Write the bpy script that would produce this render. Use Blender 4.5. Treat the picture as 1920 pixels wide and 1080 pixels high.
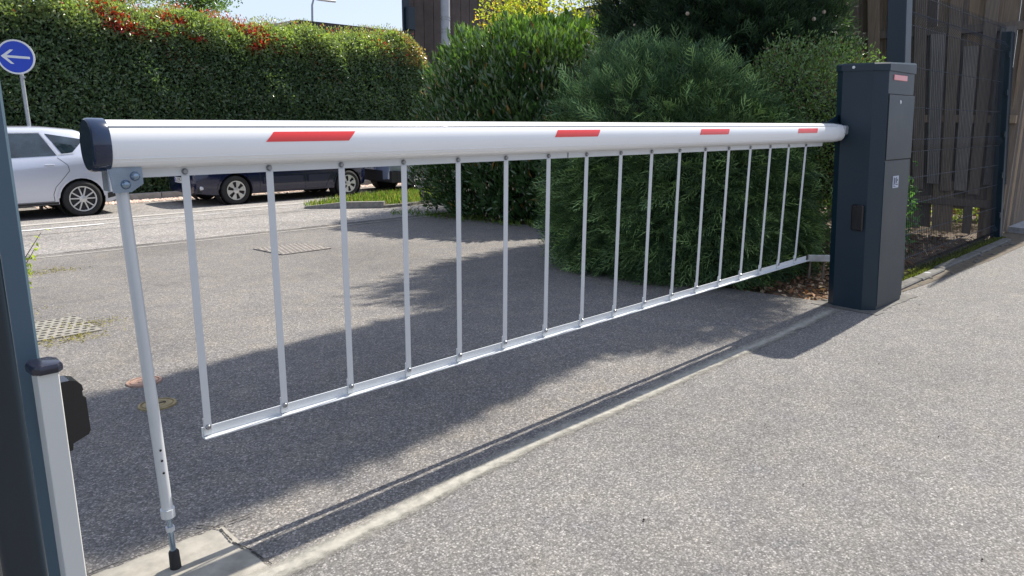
import bpy, math, random
import numpy as np
from mathutils import Vector, Matrix
random.seed(7); rng = np.random.default_rng(7)
R = math.radians
scene = bpy.context.scene
for o in list(bpy.data.objects): bpy.data.objects.remove(o, do_unlink=True)
col = scene.collection

# ---------------------------------------------------------------- camera, sky, sun, exposure
cam_d = bpy.data.cameras.new('camera'); cam = bpy.data.objects.new('camera', cam_d); col.objects.link(cam)
cam_d.sensor_width = 36; cam_d.lens = 1375/1920*36; cam_d.clip_start = .02; cam_d.clip_end = 2000
rt = (0.70755898, -0.70659915, 0.00882816); dn = (-0.15276274, -0.16514386, -0.974367); fw = (0.68994481, 0.6880735, -0.22479104)
cam.matrix_world = Matrix(((rt[0], -dn[0], -fw[0], 0), (rt[1], -dn[1], -fw[1], 0), (rt[2], -dn[2], -fw[2], 1.3), (0, 0, 0, 1)))
scene.camera = cam

SUN_AZ, SUN_EL = 5.5, 50.0          # azimuth from +X towards +Y, elevation
world = bpy.data.worlds.new('World'); scene.world = world; world.use_nodes = True
wn = world.node_tree; bgn = wn.nodes['Background']
sky = wn.nodes.new('ShaderNodeTexSky'); sky.sky_type = 'NISHITA'; sky.sun_disc = False
sky.sun_elevation = R(SUN_EL); sky.sun_rotation = R(90-SUN_AZ); sky.air_density = 1.0; sky.dust_density = 1.2; sky.ozone_density = 1.0
hz_ = wn.nodes.new('ShaderNodeMix'); hz_.data_type = 'RGBA'; hz_.inputs[0].default_value = .78      # thin even veil of high haze over the clear sky
hz_.inputs[7].default_value = (2.65, 3.0, 3.9, 1); wn.links.new(sky.outputs[0], hz_.inputs[6])
wn.links.new(hz_.outputs[2], bgn.inputs[0]); bgn.inputs[1].default_value = 0.146
sd = bpy.data.lights.new('sun', 'SUN'); sd.energy = 4.7; sd.angle = R(.5); sd.color = (1, .94, .845)
sun = bpy.data.objects.new('sun', sd); col.objects.link(sun)
sv = Vector((math.cos(R(SUN_EL))*math.cos(R(SUN_AZ)), math.cos(R(SUN_EL))*math.sin(R(SUN_AZ)), math.sin(R(SUN_EL))))
sun.rotation_euler = (sv).to_track_quat('Z', 'Y').to_euler()
sun.location = sv*60
vs = scene.view_settings; vs.view_transform = 'Standard'; vs.look = 'None'; vs.exposure = 0.79; vs.gamma = 1; vs.use_curve_mapping = False
scene.render.engine = 'CYCLES'

# ---------------------------------------------------------------- materials
def newmat(name):
    m = bpy.data.materials.new(name); m.use_nodes = True
    return m, m.node_tree, m.node_tree.nodes['Principled BSDF']
def ramp(nt, stops):
    r = nt.nodes.new('ShaderNodeValToRGB'); e = r.color_ramp.elements
    while len(e) < len(stops): e.new(.5)
    for i, (p, c) in enumerate(stops):
        e[i].position = p; e[i].color = (*c, 1) if len(c) == 3 else c
    return r
def g3(v): return (v, v, v)
def coords(nt, scale=(1, 1, 1)):
    tc = nt.nodes.new('ShaderNodeTexCoord'); mp = nt.nodes.new('ShaderNodeMapping'); mp.inputs['Scale'].default_value = scale
    nt.links.new(tc.outputs['Object'], mp.inputs[0]); return mp.outputs[0]
def noise(nt, vec, scale, detail=4, rough=.6):
    n = nt.nodes.new('ShaderNodeTexNoise'); n.inputs['Scale'].default_value = scale; n.inputs['Detail'].default_value = detail
    n.inputs['Roughness'].default_value = rough; nt.links.new(vec, n.inputs['Vector']); return n.outputs[0]
def mix(nt, a, b, f, mode='MIX'):
    m = nt.nodes.new('ShaderNodeMix'); m.data_type = 'RGBA'; m.blend_type = mode
    for s, v in ((m.inputs[0], f), (m.inputs[6], a), (m.inputs[7], b)):
        if isinstance(v, (int, float)): s.default_value = v
        elif isinstance(v, tuple): s.default_value = (*v, 1)
        else: nt.links.new(v, s)
    return m.outputs[2]
def bump(nt, b, h, strength, dist=.01):
    n = nt.nodes.new('ShaderNodeBump'); n.inputs['Strength'].default_value = strength; n.inputs['Distance'].default_value = dist
    nt.links.new(h, n.inputs['Height']); nt.links.new(n.outputs[0], b.inputs['Normal'])
def simple(name, c, rough=.5, metal=0., var=.12, scale=20., coat=0., bmp=0., spec=.5):
    m, nt, b = newmat(name); v = coords(nt); n = noise(nt, v, scale, 5)
    r = ramp(nt, [(.3, tuple(x*(1-var) for x in c)), (.7, tuple(min(1, x*(1+var)) for x in c))])
    nt.links.new(n, r.inputs[0]); nt.links.new(r.outputs[0], b.inputs['Base Color'])
    rr = ramp(nt, [(.3, g3(max(0, rough*.93))), (.7, g3(min(1, rough*1.07)))]); n2 = noise(nt, v, scale*.35, 3)
    nt.links.new(n2, rr.inputs[0]); nt.links.new(rr.outputs[0], b.inputs['Roughness'])
    b.inputs['Metallic'].default_value = metal; b.inputs['Coat Weight'].default_value = coat; b.inputs['Coat Roughness'].default_value = .05
    b.inputs['Specular IOR Level'].default_value = spec
    if bmp: bump(nt, b, n, bmp, .003)
    return m
def asphalt(name, dark, light, warm, cell=95., patch=.25, bmp=.5):
    m, nt, b = newmat(name); v = coords(nt)
    vo = nt.nodes.new('ShaderNodeTexVoronoi'); vo.inputs['Scale'].default_value = cell; nt.links.new(v, vo.inputs['Vector'])
    sep = nt.nodes.new('ShaderNodeSeparateColor'); nt.links.new(vo.outputs['Color'], sep.inputs[0])
    mid = tuple((a+c)/2 for a, c in zip(dark, light))
    st = ramp(nt, [(0., dark), (.22, tuple((a*2+c)/3 for a, c in zip(dark, mid))), (.5, mid), (.85, light), (1., tuple(min(1, x*1.5) for x in light))])
    nt.links.new(sep.outputs[0], st.inputs[0])
    edge = ramp(nt, [(.3, g3(1.)), (.7, g3(.62))]); nt.links.new(vo.outputs['Distance'], edge.inputs[0])
    # voronoi distance is in cell units
    c1 = mix(nt, st.outputs[0], edge.outputs[0], .8, 'MULTIPLY')
    n1 = noise(nt, v, .55, 5, .6); p = ramp(nt, [(.3, g3(1-patch)), (.5, g3(1.)), (.72, g3(1+patch*.6))]); nt.links.new(n1, p.inputs[0])
    c2 = mix(nt, c1, p.outputs[0], 1., 'MULTIPLY')
    n2 = noise(nt, v, 5., 6, .7); p2 = ramp(nt, [(.35, (.86, .86, .88)), (.65, warm)]); nt.links.new(n2, p2.inputs[0])
    c3 = mix(nt, c2, p2.outputs[0], 1., 'MULTIPLY')
    vb = nt.nodes.new('ShaderNodeTexVoronoi'); vb.inputs['Scale'].default_value = cell*.33; nt.links.new(v, vb.inputs['Vector'])
    sb = nt.nodes.new('ShaderNodeSeparateColor'); nt.links.new(vb.outputs['Color'], sb.inputs[0])
    rb_ = ramp(nt, [(0., g3(.55)), (.07, g3(.9)), (.12, g3(1.)), (.86, g3(1.)), (.93, g3(1.22)), (1., (1.5, 1.47, 1.4))]); nt.links.new(sb.outputs[1], rb_.inputs[0])
    db = ramp(nt, [(.22, g3(1.)), (.36, g3(0.))]); nt.links.new(vb.outputs['Distance'], db.inputs[0])
    spots = mix(nt, (1, 1, 1), rb_.outputs[0], db.outputs[0]); c3 = mix(nt, c3, spots, 1., 'MULTIPLY')
    ns = noise(nt, v, 1.7, 8, .75); st2 = ramp(nt, [(.28, (.74, .74, .76)), (.42, g3(1.)), (.62, g3(1.)), (.78, (1.12, 1.09, 1.02))]); nt.links.new(ns, st2.inputs[0])
    c3 = mix(nt, c3, st2.outputs[0], 1., 'MULTIPLY')
    nt.links.new(c3, b.inputs['Base Color']); b.inputs['Roughness'].default_value = .88; b.inputs['Specular IOR Level'].default_value = .3
    n3 = noise(nt, v, cell*1.6, 3, .6)
    mx = nt.nodes.new('ShaderNodeMath'); mx.operation = 'SUBTRACT'; nt.links.new(n3, mx.inputs[0]); nt.links.new(vo.outputs['Distance'], mx.inputs[1])
    bump(nt, b, mx.outputs[0], bmp, .006)
    return m, nt, b
M = {}
M['yard'] = asphalt('yard_asphalt', (.125, .122, .117), (.255, .247, .237), (1.055, 1.02, .97), 160, .17, .3)[0]
M['drive'] = asphalt('driveway_asphalt', (.12, .116, .111), (.268, .255, .240), (1.08, 1.03, .965), 150, .2, .32)[0]
M['street'] = asphalt('street_asphalt', (.20, .19, .18), (.38, .36, .34), (1.05, 1.02, .98), 60, .2, .4)[0]
M['concrete'] = simple('old_concrete', (.27, .252, .215), .9, 0, .3, 11, 0, .9)
M['footing'] = simple('dark_weathered_concrete', (.115, .11, .10), .9, 0, .3, 12, 0, .7)
M['island_kerb'] = simple('weathered_kerb_concrete', (.21, .20, .18), .9, 0, .3, 14, 0, .7)
M['kerb'] = simple('kerb_concrete', (.36, .34, .31), .9, 0, .22, 9, 0, .7)
M['soil'] = simple('soil', (.10, .07, .045), .95, 0, .5, 6, 0, 1)
M['white_paint'] = simple('worn_white_paint', (.55, .55, .54), .8, 0, .3, 9)
M['crack'] = simple('crack_filler', (.03, .027, .025), .9, 0, .3)
M['moss'] = simple('moss', (.16, .16, .035), .95, 0, .5, 60, 0, 1)
M['white_metal'] = simple('white_lacquered_aluminium', (.86, .86, .85), .26, 0, .015, 3, .4)
M['groove'] = simple('grey_slot', (.42, .43, .45), .5, 0, .05)
M['alu'] = simple('satin_aluminium', (.60, .62, .63), .42, .25, .04, 6)
M['steel'] = simple('zinc_steel', (.27, .35, .45), .22, .8, .15, 14)
M['bolt'] = simple('bolt_steel', (.30, .31, .33), .3, .9, .2, 80)
M['anthracite'] = simple('anthracite_powder_coat', (.0020, .0165, .030), .45, 0, .05, 6)
M['blue_black'] = simple('dark_blue_plastic', (.003, .014, .045), .15, 0, .1, 4, .5)
M['post_blue'] = simple('blue_grey_powder_coat', (.060, .100, .135), .5, 0, .06, 3)
M['post_dark'] = simple('glossy_dark_blue_coat', (.003, .012, .022), .16, 0, .1, 3, .2)
M['cream_metal'] = simple('cream_grey_lacquer', (.60, .60, .56), .4, 0, .03, 3, .1)
M['purple_cap'] = simple('dark_violet_plastic', (.014, .015, .028), .25, 0, .2, 20, .2)
M['black'] = simple('black_plastic', (.008, .008, .010), .22, 0, .2, 10, .2)
M['rubber'] = simple('black_rubber', (.018, .017, .017), .75, 0, .2, 20)
M['red'] = simple('red_reflective_film', (.80, .035, .03), .3, 0, .02, 60, .4)
M['pinkred'] = simple('red_reflector', (.62, .10, .11), .3, 0, .1, 60, .4)
M['sticker'] = simple('grey_sticker', (.40, .44, .52), .5, 0, .1)
M['ink'] = simple('dark_print', (.03, .03, .05), .6)
M['sign_blue'] = simple('sign_blue', (.006, .045, .42), .35, 0, .05, 8)
M['sign_white'] = simple('sign_white', (.62, .64, .66), .4, 0, .05, 8)
M['galv'] = simple('galvanised_steel', (.33, .35, .37), .5, .4, .12, 12)
M['fence_green'] = simple('anthracite_wire_coat', (.012, .020, .034), .45, 0, .1)
M['cast_iron'] = simple('cast_iron', (.24, .225, .19), .75, .1, .3, 18, 0, .6)
M['brass'] = simple('dull_brass_iron', (.26, .20, .10), .8, 0, .3, 22, 0, .6)
M['rusty_plate'] = simple('brown_cast_plate', (.235, .212, .19), .85, 0, .25, 9, 0, .6)
M['rusty'] = simple('rusty_iron', (.33, .21, .155), .85, 0, .25, 22, 0, .6)
M['hole'] = simple('drain_hole_dark', (.02, .016, .013), .9)
M['brownclad'] = simple('dark_brown_cladding', (.060, .045, .040), .7, 0, .25, 3, 0, .3)
M['roofdark'] = simple('dark_roof_sheet', (.05, .045, .045), .7)
M['palewall'] = simple('pale_render', (.5, .5, .48), .8)
M['pole'] = simple('grey_concrete_pole', (.36, .38, .42), .8, 0, .1, 5)
M['silver'] = simple('silver_car_paint', (.54, .57, .65), .28, .35, .02, .6, .9)
M['navy'] = simple('navy_car_paint', (.003, .007, .036), .2, .0, .03, .6, .6)
M['greyblue'] = simple('silver_blue_car_paint', (.32, .38, .50), .28, .5, .02, .6, .8)
M['navy_trim'] = simple('navy_plastic_moulding', (.012, .016, .04), .5)
M['trim'] = simple('charcoal_bumper_plastic', (.018, .018, .020), .6)
M['tyre'] = simple('tyre_rubber', (.016, .016, .016), .8, 0, .2, 30)
M['rim'] = simple('alloy_rim', (.60, .60, .60), .35, .6, .05)
M['plate'] = simple('number_plate_white', (.72, .73, .72), .4, 0, .03)
M['plate_blue'] = simple('number_plate_blue', (.01, .05, .4), .4)
M['lamp'] = simple('lamp_lens', (.6, .62, .66), .12, .3, .05, 30, .6)
M['taillamp'] = simple('tail_lamp_red', (.35, .01, .01), .15, 0, .1, 30, .6)
M['pebble'] = simple('pinkish_pebble', (.55, .42, .36), .8, 0, .35, 30)
M['stone'] = simple('grey_stone', (.30, .31, .32), .8, 0, .3, 20, 0, .5)
M['cone'] = simple('cypress_cone', (.42, .33, .25), .7, 0, .25, 40)
M['bud'] = simple('pale_flower_bud', (.40, .38, .27), .7, 0, .25, 40)
M['bark'] = simple('bark', (.10, .075, .055), .9, 0, .4, 25, 0, 1)
M['brick'] = simple('orange_brick', (.45, .14, .06), .85, 0, .25, 12)
def glass_mat():
    m, nt, b = newmat('car_glass'); v = coords(nt); n = noise(nt, v, 3, 3)
    r = ramp(nt, [(.35, (.006, .012, .016)), (.7, (.03, .05, .065))]); nt.links.new(n, r.inputs[0]); nt.links.new(r.outputs[0], b.inputs['Base Color'])
    b.inputs['Roughness'].default_value = .04; b.inputs['Specular IOR Level'].default_value = .9; b.inputs['Coat Weight'].default_value = .5
    return m
M['glass'] = glass_mat()
def wood(name, c, gr=.35):
    m, nt, b = newmat(name)
    oi = nt.nodes.new('ShaderNodeObjectInfo'); tc = nt.nodes.new('ShaderNodeTexCoord')
    ad = nt.nodes.new('ShaderNodeVectorMath'); ad.operation = 'ADD'; cx = nt.nodes.new('ShaderNodeCombineXYZ')
    mu = nt.nodes.new('ShaderNodeMath'); mu.operation = 'MULTIPLY'; mu.inputs[1].default_value = 37.; nt.links.new(oi.outputs['Random'], mu.inputs[0])
    nt.links.new(mu.outputs[0], cx.inputs[2]); nt.links.new(mu.outputs[0], cx.inputs[0])
    nt.links.new(tc.outputs['Object'], ad.inputs[0]); nt.links.new(cx.outputs[0], ad.inputs[1])
    mp = nt.nodes.new('ShaderNodeMapping'); mp.inputs['Scale'].default_value = (22, 22, 1.2); nt.links.new(ad.outputs[0], mp.inputs[0])
    n = noise(nt, mp.outputs[0], 2.2, 6, .7)
    r = ramp(nt, [(.25, tuple(x*(1-gr) for x in c)), (.5, c), (.75, tuple(x*(1+gr) for x in c))]); nt.links.new(n, r.inputs[0])
    hs = ramp(nt, [(0, (.6, .62, .66)), (.35, (.95, .95, .97)), (.7, (1.15, 1.1, 1.03)), (1., (1.5, 1.35, 1.15))]); nt.links.new(oi.outputs['Random'], hs.inputs[0])
    cc = mix(nt, r.outputs[0], hs.outputs[0], 1., 'MULTIPLY'); nt.links.new(cc, b.inputs['Base Color']); b.inputs['Roughness'].default_value = .85
    bump(nt, b, n, .5, .006); return m
M['wood'] = wood('weathered_brown_board', (.215, .175, .138))
M['wood_grey'] = wood('weathered_grey_decking', (.28, .255, .23))
def leafmat(name, rough=.38, trans=.25, spec=.5, tcol=(1.0, 1.1, .45)):
    m, nt, b = newmat(name); a = nt.nodes.new('ShaderNodeAttribute'); a.attribute_name = 'tint'
    v = coords(nt); n = noise(nt, v, 40, 2); r = ramp(nt, [(.3, g3(.8)), (.7, g3(1.2))]); nt.links.new(n, r.inputs[0])
    c = mix(nt, a.outputs['Color'], r.outputs[0], 1., 'MULTIPLY'); nt.links.new(c, b.inputs['Base Color'])
    b.inputs['Roughness'].default_value = rough; b.inputs['Specular IOR Level'].default_value = spec
    out = nt.nodes['Material Output']; tr = nt.nodes.new('ShaderNodeBsdfTranslucent')
    tcx = mix(nt, c, tuple(2.2*x for x in tcol), 1., 'MULTIPLY'); nt.links.new(tcx, tr.inputs[0])
    ms = nt.nodes.new('ShaderNodeMixShader'); ms.inputs[0].default_value = trans
    nt.links.new(b.outputs[0], ms.inputs[1]); nt.links.new(tr.outputs[0], ms.inputs[2]); nt.links.new(ms.outputs[0], out.inputs[0])
    return m
M['leaf'] = leafmat('hedge_leaf', .30, .25, .6); M['laurel'] = leafmat('glossy_laurel_leaf', .2, .15, .8)
M['needle'] = leafmat('conifer_needle', .6, .12, .3); M['litter'] = leafmat('dry_leaf', .8, .1, .2, (1, .8, .5)); M['grassm'] = leafmat('grass_blade', .5, .35, .3)
M['core_fill'] = simple('dark_inner_fill', (.018, .020, .012), .95, 0, .6, 25, 0, 1)  # for the opaque dark fill added inside the foliage

def smearmat(name, c, lo, hi, sc=9.):
    m = simple(name, c, .92, 0, .25, 30, 0, .6); nt = m.node_tree; b = nt.nodes['Principled BSDF']
    a = nt.nodes.new('ShaderNodeAttribute'); a.attribute_name = 'tint'; v = coords(nt, (1, 2.2, 1)); n = noise(nt, v, sc, 8, .72); n2 = noise(nt, v, 90, 3, .7)
    ad = nt.nodes.new('ShaderNodeMath'); ad.operation = 'ADD'; nt.links.new(a.outputs['Fac'], ad.inputs[0]); nt.links.new(n, ad.inputs[1])
    a2 = nt.nodes.new('ShaderNodeMath'); a2.operation = 'MULTIPLY_ADD'; a2.inputs[1].default_value = .5; nt.links.new(n2, a2.inputs[0]); nt.links.new(ad.outputs[0], a2.inputs[2])
    r = nt.nodes.new('ShaderNodeMapRange'); r.inputs[1].default_value = lo; r.inputs[2].default_value = hi; nt.links.new(a2.outputs[0], r.inputs[0])
    nt.links.new(r.outputs[0], b.inputs['Alpha']); return m
M['smear'] = smearmat('worn_cement_line', (.30, .285, .245), 1.05, 1.62); M['smear_pale'] = smearmat('pale_cement_dust', (.27, .262, .245), 1.2, 1.9, 14.)
# ---------------------------------------------------------------- helpers
def raw_mesh(name, V, F, smooth=False):
    me = bpy.data.meshes.new(name)
    V = np.asarray(V, dtype=np.float32)
    if isinstance(F, np.ndarray):
        n, k = F.shape; me.vertices.add(len(V)); me.vertices.foreach_set('co', V.ravel())
        me.loops.add(n*k); me.loops.foreach_set('vertex_index', F.astype(np.int32).ravel())
        me.polygons.add(n); me.polygons.foreach_set('loop_start', np.arange(0, n*k, k, dtype=np.int32))
        if smooth: me.polygons.foreach_set('use_smooth', np.ones(n, dtype=bool))
        me.update(calc_edges=True)
    else:
        me.from_pydata([tuple(v) for v in V], [], F)
        if smooth: me.polygons.foreach_set('use_smooth', [True]*len(me.polygons))
    return me
def link(name, me, m, parent=None, kind=None):
    o = bpy.data.objects.new(name, me); col.objects.link(o)
    if m is not None:
        if len(me.materials) == 0: me.materials.append(m)
    if parent is not None: o.parent = parent
    if kind: o['kind'] = kind
    return o
def tag(o, label=None, cat=None, group=None, kind=None):
    for k, v in (('label', label), ('category', cat), ('group', group), ('kind', kind)):
        if v: o[k] = v
    return o
def thing(name, loc, label, cat, group=None, rot=(0, 0, 0)):
    e = bpy.data.objects.new(name, None); col.objects.link(e); e.location = loc; e.rotation_euler = rot; e.empty_display_size = .1
    return tag(e, label, cat, group)
class MB:
    """collects shapes in world or local coordinates; build() links them as one mesh"""
    def __init__(s, off=(0, 0, 0)): s.v = []; s.f = []; s.off = np.array(off, float)
    def add(s, V, F):
        b = len(s.v); s.v += [tuple(np.asarray(v, float)-s.off) for v in V]; s.f += [tuple(i+b for i in f) for f in F]; return s
    def box(s, x0, x1, y0, y1, z0, z1, bev=0.):
        if bev <= 0:
            V = [(x, y, z) for x in (x0, x1) for y in (y0, y1) for z in (z0, z1)]
            return s.add(V, [(0, 1, 3, 2), (4, 6, 7, 5), (0, 4, 5, 1), (2, 3, 7, 6), (0, 2, 6, 4), (1, 5, 7, 3)])
        b = bev; pts = []
        for (z, i) in ((z0, b), (z0+b, 0), (z1-b, 0), (z1, b)):
            pts.append([(x0+b+i*0, y0+i, z), (x1-b, y0+i, z), (x1-i, y0+b, z), (x1-i, y1-b, z), (x1-b, y1-i, z), (x0+b, y1-i, z), (x0+i, y1-b, z), (x0+i, y0+b, z)])
        return s.rings(pts, True)
    def rings(s, rings, cap=True, close=True):
        n = len(rings[0]); V = [p for r in rings for p in r]; F = []
        for k in range(len(rings)-1):
            for i in range(n if close else n-1):
                j = (i+1) % n; F.append((k*n+i, k*n+j, (k+1)*n+j, (k+1)*n+i))
        if cap: F.append(tuple(range(n))[::-1]); F.append(tuple((len(rings)-1)*n+i for i in range(n)))
        return s.add(V, F)
    def tube(s, pts, r, n=10, cap=True):
        pts = [Vector(p) for p in pts]; rs = r if isinstance(r, (list, tuple)) else [r]*len(pts); R_ = []
        d0 = (pts[1]-pts[0]).normalized(); up = Vector((0, 0, 1)) if abs(d0.z) < .9 else Vector((1, 0, 0))
        for i, p in enumerate(pts):
            d = (pts[min(i+1, len(pts)-1)]-pts[max(i-1, 0)]).normalized(); a = d.cross(up).normalized(); b = a.cross(d)
            R_.append([tuple(p+(a*math.cos(2*math.pi*k/n)+b*math.sin(2*math.pi*k/n))*rs[i]) for k in range(n)])
        return s.rings(R_, cap)
    def prism(s, poly, axis, a, b):
        """poly in the two other axes; extruded along axis between a and b"""
        def P(u, v, t): return {'x': (t, u, v), 'y': (u, t, v), 'z': (u, v, t)}[axis]
        return s.rings([[P(u, v, a) for u, v in poly], [P(u, v, b) for u, v in poly]], True)
    def disc(s, c, nrm, r, th, n=20):
        nrm = Vector(nrm).normalized(); c = Vector(c); return s.tube([c, c+nrm*th], r, n)
    def lathe(s, prof, c, axis='y', n=28):
        rr = []
        for rad, t in prof:
            ring = []
            for k in range(n):
                a = 2*math.pi*k/n; u, v = rad*math.cos(a), rad*math.sin(a)
                ring.append({'y': (c[0]+u, c[1]+t, c[2]+v), 'x': (c[0]+t, c[1]+u, c[2]+v), 'z': (c[0]+u, c[1]+v, c[2]+t)}[axis])
            rr.append(ring)
        return s.rings(rr, False)
    def build(s, name, m, parent=None, smooth=False, label=None, kind=None, ang=35):
        me = raw_mesh(name, s.v, s.f, smooth)
        import bmesh
        bm = bmesh.new(); bm.from_mesh(me); bmesh.ops.recalc_face_normals(bm, faces=bm.faces); bm.to_mesh(me); bm.free()
        if smooth: me.set_sharp_from_angle(angle=R(ang))
        o = link(name, me, m, parent, kind)
        if label: o['label'] = label
        return o
def set_tint(me, cols):     # one colour per vertex
    a = me.attributes.new('tint', 'FLOAT_COLOR', 'POINT'); c = np.ones((len(me.vertices), 4), np.float32); c[:, :3] = cols
    a.data.foreach_set('color', c.ravel())
def unit(v): return v/np.maximum(1e-9, np.linalg.norm(v, axis=1, keepdims=True))
def leaves(name, P, D, N, L, W, tint, m, parent=None, kind='stuff', fold=.18, curl=.1):
    n = len(P); D = unit(D); S = unit(np.cross(D, N)); N = np.cross(S, D)
    L = np.broadcast_to(L, n)[:, None]; W = np.broadcast_to(W, n)[:, None]
    a = P; t = P+D*L-N*L*curl; mid = P+D*L*.5
    l = mid+S*W*.5+N*W*fold; r = mid-S*W*.5+N*W*fold
    V = np.stack([a, l, t, r], 1).reshape(-1, 3); i = np.arange(n)*4
    F = np.concatenate([np.stack([i, i+1, i+2], 1), np.stack([i, i+2, i+3], 1)])
    me = raw_mesh(name, V, F); set_tint(me, np.repeat(tint, 4, 0)); return link(name, me, m, parent, kind)
def replicate(name, TV, TF, P, A, tint, m, parent=None, kind='stuff', toff=None):
    """TV (k,3) template, A (n,3,3) columns = axes scaled, P (n,3)"""
    n, k = len(P), len(TV); V = np.einsum('nij,kj->nki', A, TV)+P[:, None, :]
    F = (TF[None]+(np.arange(n)*k)[:, None, None]).reshape(-1, TF.shape[1])
    me = raw_mesh(name, V.reshape(-1, 3), F); t = np.repeat(tint, k, 0)
    if toff is not None: t = t*np.tile(toff, n)[:, None]
    set_tint(me, t); return link(name, me, m, parent, kind)
def lump(P, f=1., ph=0.):
    x, y, z = P[:, 0]*f, P[:, 1]*f, P[:, 2]*f
    return (np.sin(2.1*x+1.3*z+ph)+np.sin(2.7*y-1.7*z+1.3+ph)+np.sin(3.9*x+3.1*y+2.3+ph)*.6+np.sin(5.3*z+4.1*x-2.9*y+ph)*.5+np.sin(9.1*y+7.7*z+ph)*.3)/3.
def gz(y):
    y = np.asarray(y, float); return np.where(y < 2.2, 0., np.where(y < 15, -.037*(y-2.2), -.4736))
def sheet(name, poly, z, m, kind='structure', parent=None, nx=1, label=None):
    """flat polygon following the ground fall, z above ground"""
    V = [(x, y, float(gz(y))+z) for x, y in poly]
    o = link(name, raw_mesh(name, V, [tuple(range(len(V)))]), m, parent, kind); return o
def strip(name, x0, x1, ys, z, m, kind='structure'):
    V = []; F = []
    for i, y in enumerate(ys): V += [(x0, y, float(gz(y))+z), (x1, y, float(gz(y))+z)]
    for i in range(len(ys)-1): F.append((2*i, 2*i+1, 2*i+3, 2*i+2))
    return link(name, raw_mesh(name, V, F), m, None, kind)
def text_mesh(txt, size, extr=.001):
    cu = bpy.data.curves.new('t', 'FONT'); cu.body = txt; cu.size = size; cu.extrude = extr; cu.align_x = 'CENTER'; cu.align_y = 'CENTER'
    o = bpy.data.objects.new('t', cu); col.objects.link(o); bpy.context.view_layer.update()
    me = bpy.data.meshes.new_from_object(o.evaluated_get(bpy.context.evaluated_depsgraph_get()))
    bpy.data.objects.remove(o, do_unlink=True); return me

# ---------------------------------------------------------------- the setting: ground and roads
strip('ground', -400, 400, [-400, 2.2, 15, 420], -.03, M['soil'])
strip('yard_asphalt', -14, 30, [-16, 1.86], 0., M['yard'])
strip('driveway', -14, 5.35, [1.86, 2.2, 9.7], 0., M['drive'])
strip('driveway_verge', 5.35, 7.6, [3.6, 9.7], -.004, M['drive'])
strip('street', -60, 70, [9.7, 12.9], 0., M['street'])
strip('parking_lane', -60, 70, [12.9, 15, 16.9], -.002, M['street'])
# concrete threshold strip with ragged edges, left end is a wider slab
def ragged(name, x0, x1, fa, fb, z, m, step=.035, jit=.006):
    xs = np.arange(x0, x1+step, step); V = []; F = []
    for i, x in enumerate(xs):
        ya, yb = fa(x)+rng.normal()*jit, fb(x)+rng.normal()*jit
        V += [(x, ya, float(gz(ya))+z), (x, yb, float(gz(yb))+z)]
        if i: F.append((2*i-2, 2*i, 2*i+1, 2*i-1))
    return link(name, raw_mesh(name, V, F), m, None, 'structure')
def smear(name, x0, x1, fc, hw_, z, m, step=.03):
    xs = np.arange(x0, x1+step, step); us = np.linspace(-1, 1, 9); V = []; F = []; A_ = []
    for i, x in enumerate(xs):
        for j, u in enumerate(us):
            y = fc(x)+u*hw_; V.append((x, y, float(gz(y))+z)); A_.append((1-abs(u))*min(1, (x-x0)/.25, (x1-x)/.25))
            if i and j: b = i*9+j; F.append((b-10, b-1, b, b-9))
    me = raw_mesh(name, V, F); set_tint(me, np.array(A_)[:, None]*np.ones((1, 3))); return link(name, me, m, None, 'structure')
smear('threshold_strip', -2., 5.3, lambda x: float(np.interp(x, [-1, 1.0, 1.3, 2.1, 4, 5.2], [1.80, 1.828, 1.85, 1.90, 1.915, 1.93]))+.006*math.sin(4.1*x), .078, .007, M['smear'])
ragged('threshold_slab', -2.5, .83, lambda x: 1.835+.01*math.sin(3*x), lambda x: 2.175+.008*math.sin(4*x), .004, M['concrete'])
ragged('cabinet_footing', 5.24, 6.05, lambda x: 1.675+.015*math.sin(7*x), lambda x: 2.12+.01*math.sin(11*x), .0035, M['footing'])
def crack(pts, w):
    mb = MB()
    for i in range(len(pts)-1):
        (x0, y0), (x1, y1) = pts[i], pts[i+1]; n = 10
        for k in range(n):
            a, b = k/n, (k+1)/n; j = lambda: random.uniform(-w, w)*.5
            xa, ya, xb, yb = x0+(x1-x0)*a, y0+(y1-y0)*a, x0+(x1-x0)*b, y0+(y1-y0)*b
            d = Vector((xb-xa, yb-ya)).normalized(); p = Vector((-d.y, d.x))*w*random.uniform(.35, 1)
            jj = j(); V = [(xa-p.x, ya-p.y+jj, 0), (xb-p.x, yb-p.y+jj, 0), (xb+p.x, yb+p.y+jj, 0), (xa+p.x, ya+p.y+jj, 0)]
            mb.add([(x, y, float(gz(y))+.007+.0004*k) for x, y, z in V], [(0, 1, 2, 3)])
    return mb.build('crack', M['crack'], None, kind='structure')
crack([(.80, 2.235), (.845, 2.16), (.84, 2.06), (.86, 1.97), (.87, 1.86)], .0045)
crack([(-1.0, 2.19), (.2, 2.187), (.55, 2.183), (.83, 2.18), (.96, 2.17)], .0035)
# seams and worn paint of the street
crack([(-8, 9.75), (1.6, 9.72), (5.0, 9.58), (7.4, 9.5)], .018)
sheet('seam_band', [(-20, 9.6), (8.2, 9.38), (8.2, 9.42), (-20, 9.66)], .004, M['kerb'])
sheet('seam_band', [(-20, 11.45), (7.0, 12.1), (7.0, 12.12), (-20, 11.48)], .004, M['crack'])
sheet('gutter_band', [(-30, 13.25), (9.6, 13.6), (9.6, 13.85), (-30, 13.5)], .004, M['kerb'])
sheet('road_line', [(-.5, 12.55), (3.6, 12.72), (3.6, 12.86), (-.5, 12.78)], .008, M['white_paint'])
sheet('road_line', [(3.6, 12.80), (7.0, 13.0), (7.0, 13.03), (3.6, 12.85)], .008, M['white_paint'])
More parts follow.
